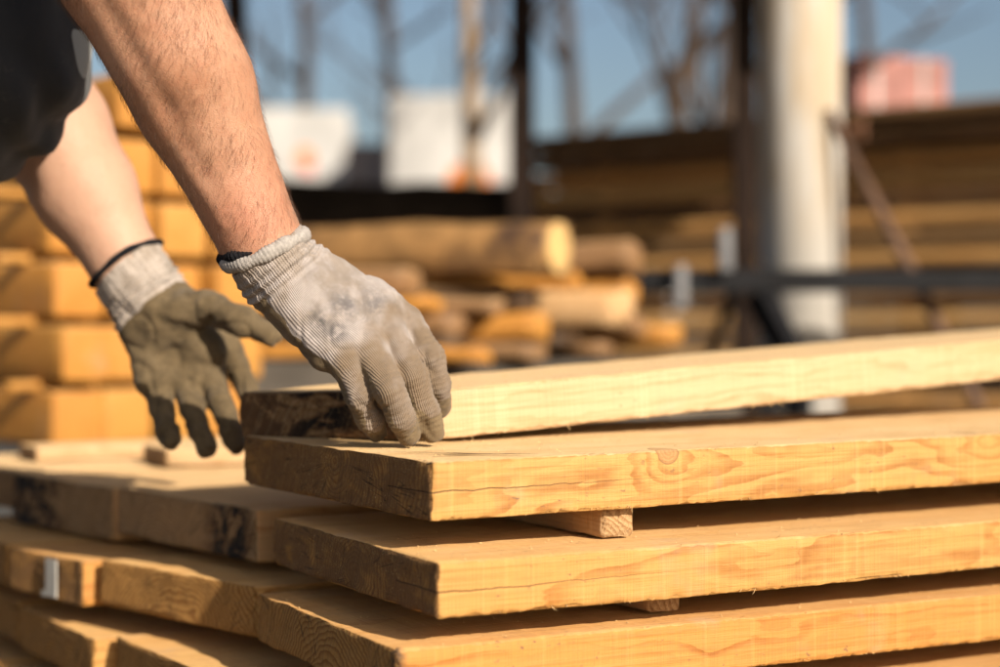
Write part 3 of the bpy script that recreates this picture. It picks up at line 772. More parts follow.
# arm hair
def arm_hair(V, N, a, b, n, seed, name='arm_hair', lmax=.013, w=.00006):
    r = np.random.default_rng(seed); d = unit(b-a); t = ((V-a)@(b-a))/((b-a)@(b-a)); dist = np.linalg.norm(V-a-t[:, None]*(b-a), axis=1)
    ok = np.where((t > -.05) & (t < .97) & (dist < .075) & (N[:, 1] < .55))[0]
    dens = np.clip(vnoise(V[ok], 38, seed)*.7+.6, .25, 1); pick = r.choice(ok, n, p=dens/dens.sum()); v = []; f = []
    for i in pick:
        nn = N[i]; p = V[i]+np.cross(nn, r.normal(0, 1, 3))*.003
        side = np.cross(d, nn); tang = d*r.uniform(.5, 1.1)+side*r.normal(.55, .45); tang -= nn*(tang@nn); tang /= np.linalg.norm(tang)+1e-9
        L = r.uniform(.4, 1)*lmax; lift = r.uniform(.12, .5)
        q0 = p-nn*.0008; q1 = p+tang*L*.5+nn*L*.5*lift; q2 = p+tang*L+nn*L*lift*.6+d*L*.15
        s = np.cross(tang, nn)*w*r.uniform(.6, 1.2); u = nn*w; k = len(v)
        v += [q0-s, q0+s, q0+u, q1-s*.8, q1+s*.8, q1+u, q2]
        f += [(k, k+1, k+4, k+3), (k+1, k+2, k+5, k+4), (k+2, k, k+3, k+5), (k+3, k+4, k+6), (k+4, k+5, k+6), (k+5, k+3, k+6)]
    t = NT('hair_brown'); mat = t.final((.10, .045, .022), .45)
    o = make_mesh(name, v, f, mat, person, False); o['kind'] = 'stuff'; o.matrix_parent_inverse = PINV
    return o
arm_hair(V, N, NE, NW, 7000, 5, lmax=.014, w=.000058)
arm_hair(V, N, FE, FW, 2200, 6, lmax=.010, w=.00004)

# clothes
def cloth_material(name, c, c2=None):
    t = NT(name); co = t.node('ShaderNodeTexCoord').outputs['Object']; sk = t.sep(t.attr('sk'))
    n1 = t.noise(co, 20, 5, .6); w = t.node('ShaderNodeTexNoise', {'Vector': co, 'Scale': 1400, 'Detail': 2}).outputs[0]
    k = t.mix(n1, c, tuple(x*1.7 for x in c))
    k = t.mix(t.step(t.noise(co, 60, 4, .7), .55, .8, 0, .3), k, (.16, .14, .12))
    if c2: k = t.mix(t.step(sk[0], .45, .55), k, c2)
    return t.final(k, .92, t.bump(w, .0004), Sheen_Weight=.15, Specular_IOR_Level=.2)
def cloth(name, prims, mat, hh=.008, seed=1, amp=.006, panel=None):
    F_, lo_ = field([(prims, None)], hh, .03); V, Q = surfnet(F_, lo_, hh); N = normals(V, Q)
    d = amp*vnoise(V*np.array([1.2, 1, .55]), 14, seed)+amp*.5*vnoise(V*np.array([1, 1, .7]), 34, seed+1)
    d += amp*.5*np.sin((V[:, 0]*1.4+V[:, 2]*.55+.05*vnoise(V, 6, seed+3))*95)*np.clip(vnoise(V, 7, seed+4)+.45, 0, 1)
    V = V+N*d[:, None]; a = panel(V) if panel else np.zeros(len(V))
    o = make_mesh(name, V, Q, mat, person, True, dict(sk=np.stack([a, a, a], 1))); o.matrix_parent_inverse = PINV
    return o
def panel(V):
    # light grey side panels of the shirt
    q = (V[:, 2]-1.03)/.10
    return np.clip((V[:, 0]+.377+(V[:, 2]-1.03)*.12)/.004, 0, 1)*np.clip((V[:, 2]-.985)/.01, 0, 1)*np.clip((1.075-V[:, 2])/.01, 0, 1)
shirt = [
    ell((-.55, 1.55, 1.26), (.175, .185, .145), .08), cone((-.84, 1.55, 1.0), (-.60, 1.55, 1.20), .150, .140, .08),
    ell((-.517, 1.52, 1.095), (.140, .125, .155), .06), ell((-.477, 1.50, 1.05), (.085, .085, .105), .05), cone((-.46, 1.42, 1.35), (-.46, 1.68, 1.35), .088, .088, .05),
    cone(NS, lerp(NS, NE, .55), .078, .068, .04), cone(FS, lerp(FS, FE, .55), .078, .068, .04),
    cone((-.46, 1.55, 1.36), (-.43, 1.55, 1.40), .075, .07, .03)]
cloth('t_shirt', shirt, cloth_material('shirt_cloth', (.020, .0215, .025), (.24, .255, .26)), .006, 3, .009, panel)
cloth('trousers', [cone((-.86, 1.55, .98), (-.90, 1.55, .94), .158, .15, .05),
    cone((-.88, 1.46, .94), (-.82, 1.44, .50), .102, .078, .04), cone((-.82, 1.44, .50), (-.89, 1.44, .13), .078, .062, .03),
    cone((-.88, 1.64, .94), (-.84, 1.68, .50), .102, .078, .04), cone((-.84, 1.68, .50), (-.91, 1.69, .13), .078, .062, .03)], cloth_material('trouser_cloth', (.05, .055, .07)), .01, 9)
for (x, y, s) in ((-.90, 1.44, -.01), (-.92, 1.69, .01)):
    F_, lo_ = field([([cone((x-.03, y, .06), (x+.14, y+s, .045), .048, .042, .02), cone((x, y, .07), (x, y, .14), .05, .05, .02), cone((x+.02, y, .03), (x+.15, y+s, .03), .034, .03, .02)], None)], .007, .02)
    V2, Q2 = surfnet(F_, lo_, .007); V2[:, 2] = np.maximum(V2[:, 2], .002)
    o = make_mesh('boot', V2, Q2, plain('boot_leather', (.06, .04, .025), .6), person, True); o.matrix_parent_inverse = PINV
F_, lo_ = field([([ell((-.305, 1.55, 1.545), (.098, .083, .095), .02), ell((-.20, 1.55, 1.50), (.06, .07, .10), -.02)], None)], .006, .02)
V2, Q2 = surfnet(F_, lo_, .006); V2 += normals(V2, Q2)*(.003*vnoise(V2, 70, 3))[:, None]
o = make_mesh('hair', V2, Q2, plain('head_hair', (.04, .022, .012), .6, .3, 90, .003), person, True); o.matrix_parent_inverse = PINV

GL = glove_material('glove_near'); GL2 = glove_material('glove_far', knit=(.50, .43, .38), coatc=(.100, .070, .036))
# near (right) glove
fN = [
    [(P(349, 366, 1.368), .0135), (P(360, 398, 1.362), .0122), (P(370, 420, 1.380), .0112), (P(376, 430.5, 1.398), .0098)],      # little finger
    [(P(370, 350, 1.372), .0145), (P(389, 390, 1.352), .0135), (P(402, 418, 1.360), .0122), (P(409, 434, 1.376), .0108)],
    [(P(391, 335, 1.388), .0145), (P(412, 374, 1.372), .0132), (P(425, 408, 1.380), .0122), (P(431, 431, 1.392), .0110)],
    [(P(408, 323, 1.410), .0140), (P(428, 356, 1.398), .0128), (P(437, 385, 1.408), .0118), (P(439, 407, 1.425), .0108)],
]
tN = [(P(305, 300, 1.405), .016), (P(340, 335, 1.44), .0145), (P(362, 365, 1.465), .013), (P(382, 375, 1.475), .0115)]
gn = build_glove('glove', person, GL, (P(296, 285, 1.385), .02), (P(261, 243, 1.375), P(288, 278, 1.382)), fN, tN,
    [ell(P(330, 318, 1.392), (.036, .019, .030), .012), cone(P(288, 300, 1.385), P(322, 352, 1.375), .0145, .0140, .012), cone(P(318, 268, 1.392), P(385, 305, 1.402), .0150, .0150, .012)], palm_dir=(-.55, .75, -.55),
    prims_cuff=[cone(P(263, 246, 1.375), P(280, 272, 1.382), .0365, .0320, .008), cone(P(280, 272, 1.382), P(300, 295, 1.386), .0320, .0290, .012)],
    seed=5, tipcoat=.024, coat_bias=.16, dirt=[(P(320, 322, 1.358), .011, 1.0), (P(336, 331, 1.355), .010, .9), (P(345, 306, 1.365), .013, .8), (P(374, 304, 1.378), .013, .7), (P(300, 345, 1.37), .012, .8)])
gn.matrix_parent_inverse = PINV; gn['label'] = 'grey knitted back of the front glove, dirty olive fingertips'
# far (left) glove, palm to the viewer
fF = [
    [(P(159, 380, 1.658), .0138), (P(162, 410, 1.632), .0126), (P(167, 430, 1.618), .0118), (P(171, 440, 1.612), .0108)],
    [(P(185, 379, 1.662), .0140), (P(192, 408, 1.632), .0128), (P(200, 432, 1.618), .0120), (P(207, 448, 1.612), .0110)],
    [(P(210, 370, 1.668), .0140), (P(220, 402, 1.638), .0128), (P(229, 428, 1.628), .0120), (P(236, 446, 1.624), .0110)],
    [(P(226, 345, 1.690), .0150), (P(238, 368, 1.695), .0135), (P(247, 388, 1.690), .0125), (P(252, 402, 1.680), .0112)],
]
tF = [(P(165, 312, 1.640), .024), (P(209, 309, 1.625), .0170), (P(243, 323, 1.610), .0138), (P(270, 337, 1.600), .0113)]
gf = build_glove('glove', person, GL2, (P(150, 298, 1.652), .02), (P(124, 261, 1.655), P(160, 303, 1.652)), fF, tF,
    [cone(P(135, 325, 1.65), P(152, 375, 1.648), .0175, .0165, .012), cone(P(170, 310, 1.645), P(208, 352, 1.655), .020, .019, .012), ell(P(172, 345, 1.662), (.040, .016, .040), .012),
     cone(P(150, 383, 1.645), P(206, 376, 1.652), .0125, .0125, .008)], palm_dir=(.05, -1, -.1),
    carve=[cone(P(160, 326, 1.612), P(198, 337, 1.620), .0060, .0055, -.008), cone(P(198, 336, 1.622), P(212, 318, 1.612), .004, .002, -.009), cone(P(144, 394, 1.617), P(216, 385, 1.628), .0036, .0036, -.005), cone(P(214, 340, 1.632), P(222, 372, 1.640), .003, .003, -.007), cone(P(140, 366, 1.63), P(165, 378, 1.624), .0012, .0012, -.005)],
    prims_cuff=[cone(P(127, 265, 1.655), P(145, 292, 1.652), .0400, .0345, .008), cone(P(145, 292, 1.652), P(158, 318, 1.652), .0345, .0330, .014)],
    seed=15, coat_bias=.45, tipcoat=.03, dirt=[(P(235, 440, 1.62), .012, .6)], mc_r=(.0165, .0135), wrinkle=1.25)
gf.matrix_parent_inverse = PINV; gf['label'] = 'olive coated palm of the rear glove, open, thumb out'

# rolled hems of the cuffs
def hem(parent, c, axis, R, r, mat, name, a0=0, a1=2*math.pi, seed=1, flat=1.0, off=0.0):
    axis = unit(axis); e1 = unit(np.cross(axis, [0, 1., 0])); e2 = np.cross(axis, e1)
    nA, nB = 220, 14; v = []; f = []; closed = abs(a1-a0-2*math.pi) < 1e-6
    for i in range(nA):
        t = a0+(a1-a0)*i/(nA if closed else nA-1)
        rr = r*(1+.13*math.sin(t*5+seed)+.08*math.sin(t*11+seed*2)); wob = .0012*math.sin(t*3+seed)
        if not closed: rr *= min(1, .15+6*min(i, nA-1-i)/nA)
        rad = math.cos(t)*e1+math.sin(t)*e2; ctr = c+rad*R+axis*(wob+off)
        for j in range(nB):
            p = 2*math.pi*j/nB; q = rr*(1+.10*math.sin(t*70+2.2*math.sin(p)))
            v.append(ctr+rad*math.cos(p)*q+axis*math.sin(p)*q*flat)
    for i in range(nA if closed else nA-1):
        for j in range(nB):
            a = i*nB+j; b = i*nB+(j+1) % nB; i2 = (i+1) % nA
            f.append((a, b, i2*nB+(j+1) % nB, i2*nB+j))
    v = np.array(v); f = np.array(f)
    o = make_mesh(name, v, f, mat, parent, True); return o
knit_hem = plain('hem_knit', (.46, .42, .39), .9, .2, 300, .0008)
dark_hem = plain('hem_dark', (.018, .018, .022), .9, .3, 400, .001)
axN = P(277, 280, 1.382)-P(263, 246, 1.375)
hem(gn, P(264, 249, 1.375), axN, .0345, .0052, knit_hem, 'rolled_hem', seed=2, flat=1.15)
hem(gn, P(261, 243, 1.375), axN, .0345, .0045, dark_hem, 'overlock_edge', a0=.55*math.pi, a1=1.52*math.pi, seed=4)
axF = P(145, 292, 1.652)-P(127, 265, 1.655)
hem(gf, P(126.5, 264, 1.655), axF, .0395, .0030, dark_hem, 'overlock_edge', seed=1)

# ------------------------------------------------------------------ yard behind
# stack of square beams on the left
BM = 'square beams of the blurred stack on the left'
LD2 = np.array([.72, .694]); ED2 = np.array([-.694, .72])
c0 = np.array([-.800, 3.0]); names_r = ['bottom', 'second', 'third', 'fourth', 'fifth', 'top']; cols = ['left corner', 'second', 'third', 'fourth']
for r in range(6):
    zb = C(-.204)+r*.117
    for k in range(4):
        if r == 5 and k not in (1, 2): continue
        off = RNG.uniform(-.03, .03)
        o0 = c0+LD2*(k*.112+ (.0 if r != 0 else 0))+ED2*off
        V_, F__, at = board_mesh(1.6, .102, .100, seed=200+r*5+k, tone=RNG.uniform(.05, .6), stain=RNG.uniform(0, .35), pith=(.05+RNG.uniform(-.05, .05), .05+RNG.uniform(-.05, .05)), edge=.002)
        # the sun side is the sawn end
        X = ED2; Y = -LD2
        M = Matrix(((X[0], Y[0], 0, o0[0]+LD2[0]*.102), (X[1], Y[1], 0, o0[1]+LD2[1]*.102), (0, 0, 1, zb), (0, 0, 0, 1)))
        at['wa'][:, 0] *= .0
        o = make_mesh('beam', V_, F__, WOOD_ORANGE, attrs=at); o.matrix_world = M
        tag(o, '%s beam of the %s layer in the orange stack at left' % (cols[k], names_r[r]), 'beam', BM)
    if r < 5:
        for q, dd_ in enumerate((.05, 1.1)):
            V_, F__, at = board_mesh(.50, .03, .0165, seed=300+r+q*7, tone=.1, stain=0, edge=.001)
            o0 = c0+ED2*(dd_+RNG.uniform(0, .05))-LD2*RNG.uniform(.05, .11)
            M = Matrix(((LD2[0], ED2[0], 0, o0[0]), (LD2[1], ED2[1], 0, o0[1]), (0, 0, 1, zb+.1002), (0, 0, 0, 1)))
            o = make_mesh('spacer_lath', V_, F__, WOOD_ORANGE, attrs=at); o.matrix_world = M
            tag(o, '%s lath above the %s layer of the orange beam stack' % (('front', 'rear')[q], names_r[r]), 'lath', 'laths in the left beam stack')
for q in range(2):
    mm = MB(); mm.box((0, 0, 0), (.5, .2, C(-.205)), .01); o0 = c0+ED2*(.1+q*1.1)
    tag(mm.build('concrete_block', plain('block_concrete', (.3, .28, .25), .9), matrix=Matrix.Translation((o0[0], o0[1], 0)) @ Matrix.Rotation(math.atan2(LD2[1], LD2[0]), 4, 'Z')),
        ('front', 'rear')[q]+' concrete block under the orange beam stack', 'block')

# loose planks lying across the rear of the stack
for i, (a, b, e0, z, T, lab) in enumerate(((.62, 2.2, 1.98, C(-.1645)+.001, .022, 'thin pale plank lying loose on the stack behind the rear glove'),
                                     (.50, 2.1, 2.14, C(-.1645)+.0015, .018, 'second thin plank, beyond the first, behind the rear glove'))):
    o = place_board('board', (a, e0), (a, e0+.10), z+T, b-a, T, lab, None, mat=WOOD_PALE, yaw=(-.10, .05)[i], fine=0, seed=400+i, tone=.2, stain=.2)
    o['category'] = 'plank'

# pile of logs and offcuts in the middle
LOGG = 'offcuts and slabs of the blurred pile in the middle'
LOGS = [ (541, 219, 273, 3.40, 1.5, .15, 'orange', .030, 'big squared log with a rounded bark edge, on top of the pile'),
    (633, 243, 273, 3.72, 1.2, .10, 'grey', .0, 'greyish slab right of the big squared log'),
    (628, 279, 301, 3.75, 1.4, .10, 'orange', .0, 'orange plank end below the greyish slab'),
    (619, 290, 324, 3.55, 1.0, .12, 'pale', .0, 'pale bright offcut at the right of the pile'),
    (640, 318, 336, 3.60, 1.2, .10, 'grey', .0, 'brown plank under the pale offcut'),
    (671, 324, 347, 3.70, 1.4, .12, 'orange', .0, 'longest plank, reaching farthest right near the bottom of the pile'),
    (527, 289, 314, 3.50, 1.3, .12, 'dark', .0, 'dark brown plank under the big squared log'),
    (538, 315, 341, 3.42, 1.0, .10, 'orange', .0, 'orange offcut in the centre of the pile'),
    (456, 311, 333, 3.36, .8, .10, 'grey', .0, 'grey brown offcut behind the front glove'),
    (406, 271, 297, 3.40, .8, .12, 'grey', .0, 'dull slab end behind the knuckles of the front glove'),
    (536, 341, 358, 3.40, .9, .10, 'grey', .0, 'low brown offcut just above the top board'),
    (482, 347, 361, 3.32, .5, .06, 'orange', .0, 'small orange stick end above the top board'),
    (456, 336, 358, 3.36, .8, .10, 'dark', .0, 'dark offcut low in the pile beside the front glove'),
    (575, 276, 291, 3.66, 1.0, .10, 'orange', .0, 'thin plank squeezed between the greyish slab and the dark plank'),
    (598, 262, 278, 3.80, 1.2, .10, 'dark', .0, 'dark plank just behind the end of the big squared log'),
    (500, 300, 313, 3.38, .7, .06, 'grey', .0, 'thin brown stick in front of the dark brown plank'),
    (566, 336, 350, 3.52, .9, .10, 'dark', .0, 'dark plank low in the middle of the pile'),
    (606, 343, 358, 3.60, .9, .10, 'grey', .0, 'brown slab end low at the right, just above the top board'),
    (432, 298, 312, 3.34, .6, .07, 'orange', .0, 'short orange stick beside the fingers of the front glove')]
for i, (px, y0, y1, d, L, w, kind, wane, lab) in enumerate(LOGS):
    p = P(px, (y0+y1)/2, d); T = (y1-y0)/FPX*d
    ang = math.radians((148 if i == 0 else 162)+RNG.uniform(-5, 5))     # runs away to the left
    X = Vector((math.cos(ang), math.sin(ang), 0)); Y = Vector((X.y, -X.x, 0)); Z = Vector((0, 0, 1)) ; Z = X.cross(Y)
    sgn = Z.z
    if sgn < 0: Y = -Y; Z = X.cross(Y)
    wy = max(w, T*.9)
    V_, F__, at = board_mesh(L, wy, T, seed=500+i, tone=.35, stain=.1, wane=0, edge=.006, pith=(wy/2, T/2))
    if wane:
        yy = V_[:, 1]/wy-.5; zz = V_[:, 2]/T-.5; rr = np.sqrt(yy**2+zz**2)+1e-6; lim = .60
        s = np.where(rr > lim, lim/rr, 1); s = np.where(zz > -.2, s, 1)
        V_[:, 1] = (yy*s+.5)*wy; V_[:, 2] = (zz*s+.5)*T+.012*vnoise(V_, 9, 4)
    else:
        V_[:, 2] += .012*vnoise(V_, 11, 500+i)+.005*vnoise(V_, 26, 540+i); V_[:, 1] += .014*vnoise(V_, 9, 520+i)
    # far side corner at p, front of the slab faces the viewer
    org = Vector(p)-Z*T/2
    if Y.y < 0: org = org-Y*wy
    M = Matrix(((X.x, Y.x, Z.x, org.x), (X.y, Y.y, Z.y, org.y), (X.z, Y.z, Z.z, org.z), (0, 0, 0, 1)))
    at['wa'][:, 0] *= .0
    mt = {'orange': WOOD_ORANGE, 'pale': WOOD_PALE, 'grey': WOOD_OLD, 'dark': WOOD_DARK}[kind]
    if kind == 'grey': mt = wood_material('slab_wood_%d' % i, light=(.30, .18, .085), late=(.12, .06, .03), far=True, grey=.1)
    if i == 0: at['wa'][:, 2] = .3
    o = make_mesh('slab', V_, F__, mt, attrs=at); o.matrix_world = M
    if i == 0:
        o.data.materials[0] = plain('bark_log', (.36, .195, .07), .85, .35, 15, .004, stain=(.085, .045, .025))
        me = MB(); me.tube([(0, wy/2, T*.5), (-.006, wy/2, T*.5)], T*.49, 24); me.build('cut_end', plain('cut_end_wood', (.62, .40, .16), .8), o)
    tag(o, lab, 'slab', LOGG)
mm = MB(); mm.box((0, 0, 0), (1.75, .55, P(0, 361, 3.45)[2]), .02)
tag(mm.build('plinth', plain('plinth_concrete', (.10, .085, .07), .9), loc=(-1.25, 3.42, 0)), 'dark concrete plinth under the pile of offcuts', 'plinth')

# long pile of weathered boards across the yard
pA = np.array([.11, 7.0]); pdv = unit([.80, -.60]); pn = np.array([-pdv[1], pdv[0]])
ncr = 22; GP = 'boards of the long weathered pile in the background'
ords = ['top', 'second', 'third', 'fourth', 'fifth', 'sixth', 'seventh', 'eighth', 'ninth', 'tenth', 'eleventh', 'twelfth', 'thirteenth', 'fourteenth', 'fifteenth', 'sixteenth', 'seventeenth', 'eighteenth', 'nineteenth', 'twentieth', 'twenty-first', 'twenty-second']
zt = 1.605
OLD2 = wood_material('weathered_wood_olive', light=(.24, .15, .065), late=(.13, .075, .03), far=True, grey=.15)
DK2 = wood_material('pile_shade_wood', light=(.15, .088, .042), late=(.08, .045, .02), far=True, grey=.05)  # dark tone stands in for shade in the gaps and upper courses
for i in range(ncr):
    T = .052 if i else .055; pitch = .073
    ztop = zt-i*pitch; s0 = RNG.uniform(-.05, .05); w = .5
    proud = .12 if i == 0 else (.09 if i == 1 else RNG.uniform(-.02, .03))
    V_, F__, at = board_mesh(4.9, w, T, seed=600+i, tone=RNG.uniform(0, .8), stain=.3, edge=.004)
    o0 = pA+pdv*s0-pn*proud
    M = Matrix(((pdv[0], pn[0], 0, o0[0]), (pdv[1], pn[1], 0, o0[1]), (0, 0, 1, ztop-T), (0, 0, 0, 1)))
    o = make_mesh('board', V_, F__, DK2 if i < 2 or i in (4, 8, 9, 13) else (OLD2 if i in (6, 11, 15) else WOOD_OLD), attrs=at); o.matrix_world = M
    tag(o, '%s board from the top in the long brown pile across the yard' % ords[i] if i else 'topmost, overhanging board of the long brown pile across the yard', 'board', GP)
    if i:
        for k in range(4):
            V_, F__, at = board_mesh(.46, .06, pitch-T-.001, seed=650+i, tone=.4, stain=0, edge=.001)
            o1 = pA+pdv*(.4+k*1.3)+pn*.02
            M = Matrix(((pn[0], -pdv[0], 0, o1[0]), (pn[1], -pdv[1], 0, o1[1]), (0, 0, 1, ztop+.0005), (0, 0, 0, 1)))
            o = make_mesh('spacer_lath', V_, F__, WOOD_OLD, attrs=at); o.matrix_world = M
            tag(o, 'short lath under the %s board of the long brown pile, %s column' % (ords[i-1], ('leftmost', 'second', 'third', 'rightmost')[k]), 'lath', 'laths in the long brown pile')

# lower pile under a black sheet
def sheet_pile():
    me = MB(); me.box((-2.6, 7.25, 0), (.27, 8.2, P(0, 181, 7.2)[2]), .05)
    import bmesh
    o = me.build('covered_pile', plain('black_sheet', (.030, .021, .015), .75, .4, 6, .01), smooth=True)
    bm = bmesh.new(); bm.from_mesh(o.data); bmesh.ops.subdivide_edges(bm, edges=bm.edges[:], cuts=14, use_grid_fill=True); bm.to_mesh(o.data); bm.free()
    n = len(o.data.vertices); co = np.zeros(n*3); o.data.vertices.foreach_get('co', co); co = co.reshape(-1, 3)
    co += np.stack([vnoise(co, 4, i) for i in range(3)], 1)*.03; co[:, 2] = np.maximum(co[:, 2], .003)
    o.data.vertices.foreach_set('co', co.ravel()); o.data.polygons.foreach_set('use_smooth', np.ones(len(o.data.polygons), bool)); o.data.update()
    tag(o, 'low pile under a black sheet, in front of the white lorries', 'covered pile')
sheet_pile()

# shed: dark posts, beam and unseen roof added to shade the left of the pile
steel = plain('dark_steel', (.020, .012, .009), .85, .4, 6, .001)
shed = empty('open_shed', (0, 6, 0), 'open shed with dark thin posts standing over the brown pile', 'shed')
def sh(mb, name, mat): o = mb.build(name, mat, shed); o.matrix_parent_inverse = Matrix.Translation((0, -6, 0)); return o
for (px, w, d) in ((235, 20, 5.3), (522, 25, 5.3), (745, 22, 5.3)):
    x = (px-500)/FPX*d; hw = w/2/FPX*d
    mm = MB(); mm.box((x-hw, d-hw, 0), (x+hw, d+hw, 2.72), .004); sh(mm, 'post', steel)
for (x, y) in ((-1.9, 8.9), (.1, 8.6), (2.70, 8.6)):
    mm = MB(); mm.box((x-.05, y-.05, 0), (x+.05, y+.05, 2.72), .004); sh(mm, 'post', steel)
mm = MB(); mm.box((-3.4, 5.25, 2.72), (2.25, 5.35, 2.86)); sh(mm, 'beam', steel)
mm = MB(); mm.box((-3.4, 8.6, 2.72), (2.25, 8.7, 2.86)); sh(mm, 'beam', steel)
mm = MB()
for i in range(76):      # corrugated sheet
    x0 = -3.5+i*.082; zz = .012*(i % 2)
    mm.add([(x0, 3.2, 2.865+zz), (x0+.082, 3.2, 2.865+.012-zz), (x0+.082, 9.0, 2.865+.012-zz), (x0, 9.0, 2.865+zz), (x0, 3.2, 2.869+zz), (x0+.082, 3.2, 2.869+.012-zz), (x0+.082, 9.0, 2.869+.012-zz), (x0, 9.0, 2.869+zz)],
           [(0, 3, 2, 1), (4, 5, 6, 7), (0, 1, 5, 4), (2, 3, 7, 6)])
sh(mm, 'shade_roof', steel)

# white round pillar
def pillar_material():
    t = NT('pillar_paint'); co = t.node('ShaderNodeTexCoord').outputs['Object']
    x, y, z = t.sep(co)
    n = t.noise(t.comb(t.math('MULTIPLY', x, 6), t.math('MULTIPLY', y, 6), t.math('MULTIPLY', z, 1.4)), 1.0, 5, .6)
    c = t.mix(t.step(n, .3, .7), (.50, .47, .43), (.62, .59, .55))
    rust = t.noise(t.comb(t.math('MULTIPLY', x, 14), t.math('MULTIPLY', y, 14), t.math('MULTIPLY', z, 2.2)), 1.0, 4, .6)
    m = t.math('MULTIPLY', t.step(rust, .38, .55), t.step(z, .95, 1.25))
    c = t.mix(t.math('MULTIPLY', m, .5), c, (.42, .27, .10))
    return t.final(c, .9, t.bump(n, .004), Specular_IOR_Level=.15)
PR = .111
pil = empty('pillar', ((800-500)/FPX*4.5, 4.5, 0), 'thick white round pillar with a rusty yellow stain near its top', 'pillar')
mm = MB(); mm.tube([(0, 0, .02), (0, 0, 3.2)], PR, 48); mm.build('shaft', pillar_material(), pil, True)
mm = MB(); mm.box((-.20, -.20, 0), (.20, .20, .02), .004); mm.build('base_plate', steel, pil)
mm = MB(); mm.tube([(.105, -.06, P(0, 133, 4.5)[2]), (.155, -.09, P(0, 133, 4.5)[2])], .012, 12); mm.tube([(.15, -.09, P(0, 133, 4.5)[2]-.03), (.15, -.09, P(0, 133, 4.5)[2]+.03)], .008, 8)
mm.build('bracket', plain('rust', (.16, .07, .035), .8), pil)

# leaning pole
a = P(838, 130, 4.38); b = P(935, 322, 4.2); dirp = unit(b-a); e = a+dirp*((.012-a[2])/dirp[2])
mm = MB(); mm.tube([a-dirp*.06, lerp(a, e, .33)+np.array([.006, 0, 0]), lerp(a, e, .66), e], [.013, .015, .016, .017], 12)
tag(mm.build('pole', plain('pole_wood', (.15, .085, .055), .8, .3, 14), smooth=True), 'reddish brown pole leaning against the white pillar', 'pole')

# black steel rack with a rail
rack = empty('steel_rack', (1.2, 4.15, 0), 'black steel rack whose flat rail passes in front of the white pillar', 'rack')
def rk(mb, name, mat): o = mb.build(name, mat, rack); o.matrix_parent_inverse = Matrix.Translation((-1.2, -4.15, 0)); return o
blk = plain('rack_black', (.012, .012, .014), .5, .3, 10, .0008)
z1 = P(0, 292, 4.1)[2]; z2 = P(0, 269, 4.1)[2]
mm = MB(); mm.box((.30, 4.10, z1), (2.4, 4.16, z2), .004); rk(mm, 'rail', blk)
x7 = (757-500)/FPX*4.15
mm = MB(); mm.tube([(x7, 4.13, z1), (x7+.10, 4.13, z1-.19), (x7+.10, 4.13, 0)], [.042, .035, .03], 4); rk(mm, 'leg', blk)
mm = MB(); mm.tube([((735-500)/FPX*4.15, 4.20, z1), ((712-500)/FPX*4.15, 4.4, z1-.25), (.45, 4.6, 0)], .014, 8); rk(mm, 'brace', blk)
mm = MB(); mm.tube([(2.25, 4.13, z1), (2.25, 4.13, 0)], .035, 4); rk(mm, 'leg', blk)
pinm = plain('pin_galvanised', (.20, .20, .21), .7, .3, 20, .001)
for (px, ya, yb) in ((725, 228, 270), (680, 265, 306)):
    d = 4.07; pa = P(px, ya, d); pb = P(px, yb, d)
    mm = MB(); mm.tube([pb, lerp(pa, pb, .5), pa], [.020, .018, .016], 10); rk(mm, 'pin', pinm)

# pack of pink blocks on the pile
pk = empty('block_pack', P(893, 110, 6.15)*np.array([1, 1, 0])+np.array([0, .16, zt]), 'pack of pinkish red blocks on top of the brown pile, right of the pillar', 'pack')
pk.rotation_euler.z = math.radians(22)
pk.scale = (1.28, 1.28, 1.05)
wrap = plain('pack_foil', (.42, .19, .165), .5, .3, 10, .006)
mm = MB(); rows = 5
for r in range(rows):
    for c in range(5):
        for dq in range(2):
            mm.box((-.155+c*.063, -.10+dq*.105, .012+r*.040), (-.155+c*.063+.060, -.10+dq*.105+.10, .012+r*.040+.0385), .002)
mm.build('blocks', wrap, pk)
mm = MB(); mm.box((-.17, -.12, 0), (.17, .12, .011)); mm.build('pallet', plain('pack_pallet', (.3, .2, .1), .8), pk)
mm = MB()
for c in (-.09, .07): mm.box((c-.006, -.103, .012), (c+.006, -.1005, .216)); mm.box((c-.006, -.103, .2125), (c+.006, .108, .215))
mm.build('strap', plain('strap_plastic', (.5, .5, .5), .4), pk)

# box lorries beyond the yard
white = plain('lorry_white', (.50, .49, .48), .7, .3, .9, .0005)
grey = plain('lorry_grey', (.30, .30, .31), .5, .1, 2, .001)
rub = plain('tyre_rubber', (.02, .02, .02), .8); glass = plain('cab_glass', (.03, .04, .05), .1)
def lorry(x, y, rz, L, W, H, label, emblem, body_mat):
    r = empty('lorry', (x, y, 0), label, 'lorry', 'white box lorries parked behind the yard'); r.rotation_euler.z = rz
    mm = MB(); mm.box((0, 0, .95), (L, W, H), .04); mm.build('cargo_box', body_mat, r)
    mm = MB(); mm.box((.02, .1, .75), (L+1.9, W-.1, .945)); mm.build('chassis', grey, r)
    mm = MB(); mm.box((L+.1, .06, .948), (L+1.9, W-.06, 2.4), .08); mm.build('cab', white, r)
    mm = MB(); mm.box((L+1.89, .25, 1.5), (L+1.91, W-.25, 2.2)); mm.box((L+.9, .045, 1.5), (L+1.6, .058, 2.15)); mm.build('cab_window', glass, r)
    for wx in (.9, L+1.0):
        for wy in (.15, W-.15):
            mm = MB(); mm.tube([(wx, wy-.12, .48), (wx, wy+.12, .48)], .48, 28); w_ = mm.build('wheel', rub, r, True)
            mm = MB(); mm.tube([(wx, wy-.125, .48), (wx, wy+.125, .48)], .24, 20); mm.build('rim', grey, w_, True)
    ob = emblem(L, W, H)
    for (mb, mat) in ob: mb.build('emblem', mat, r)
    return r
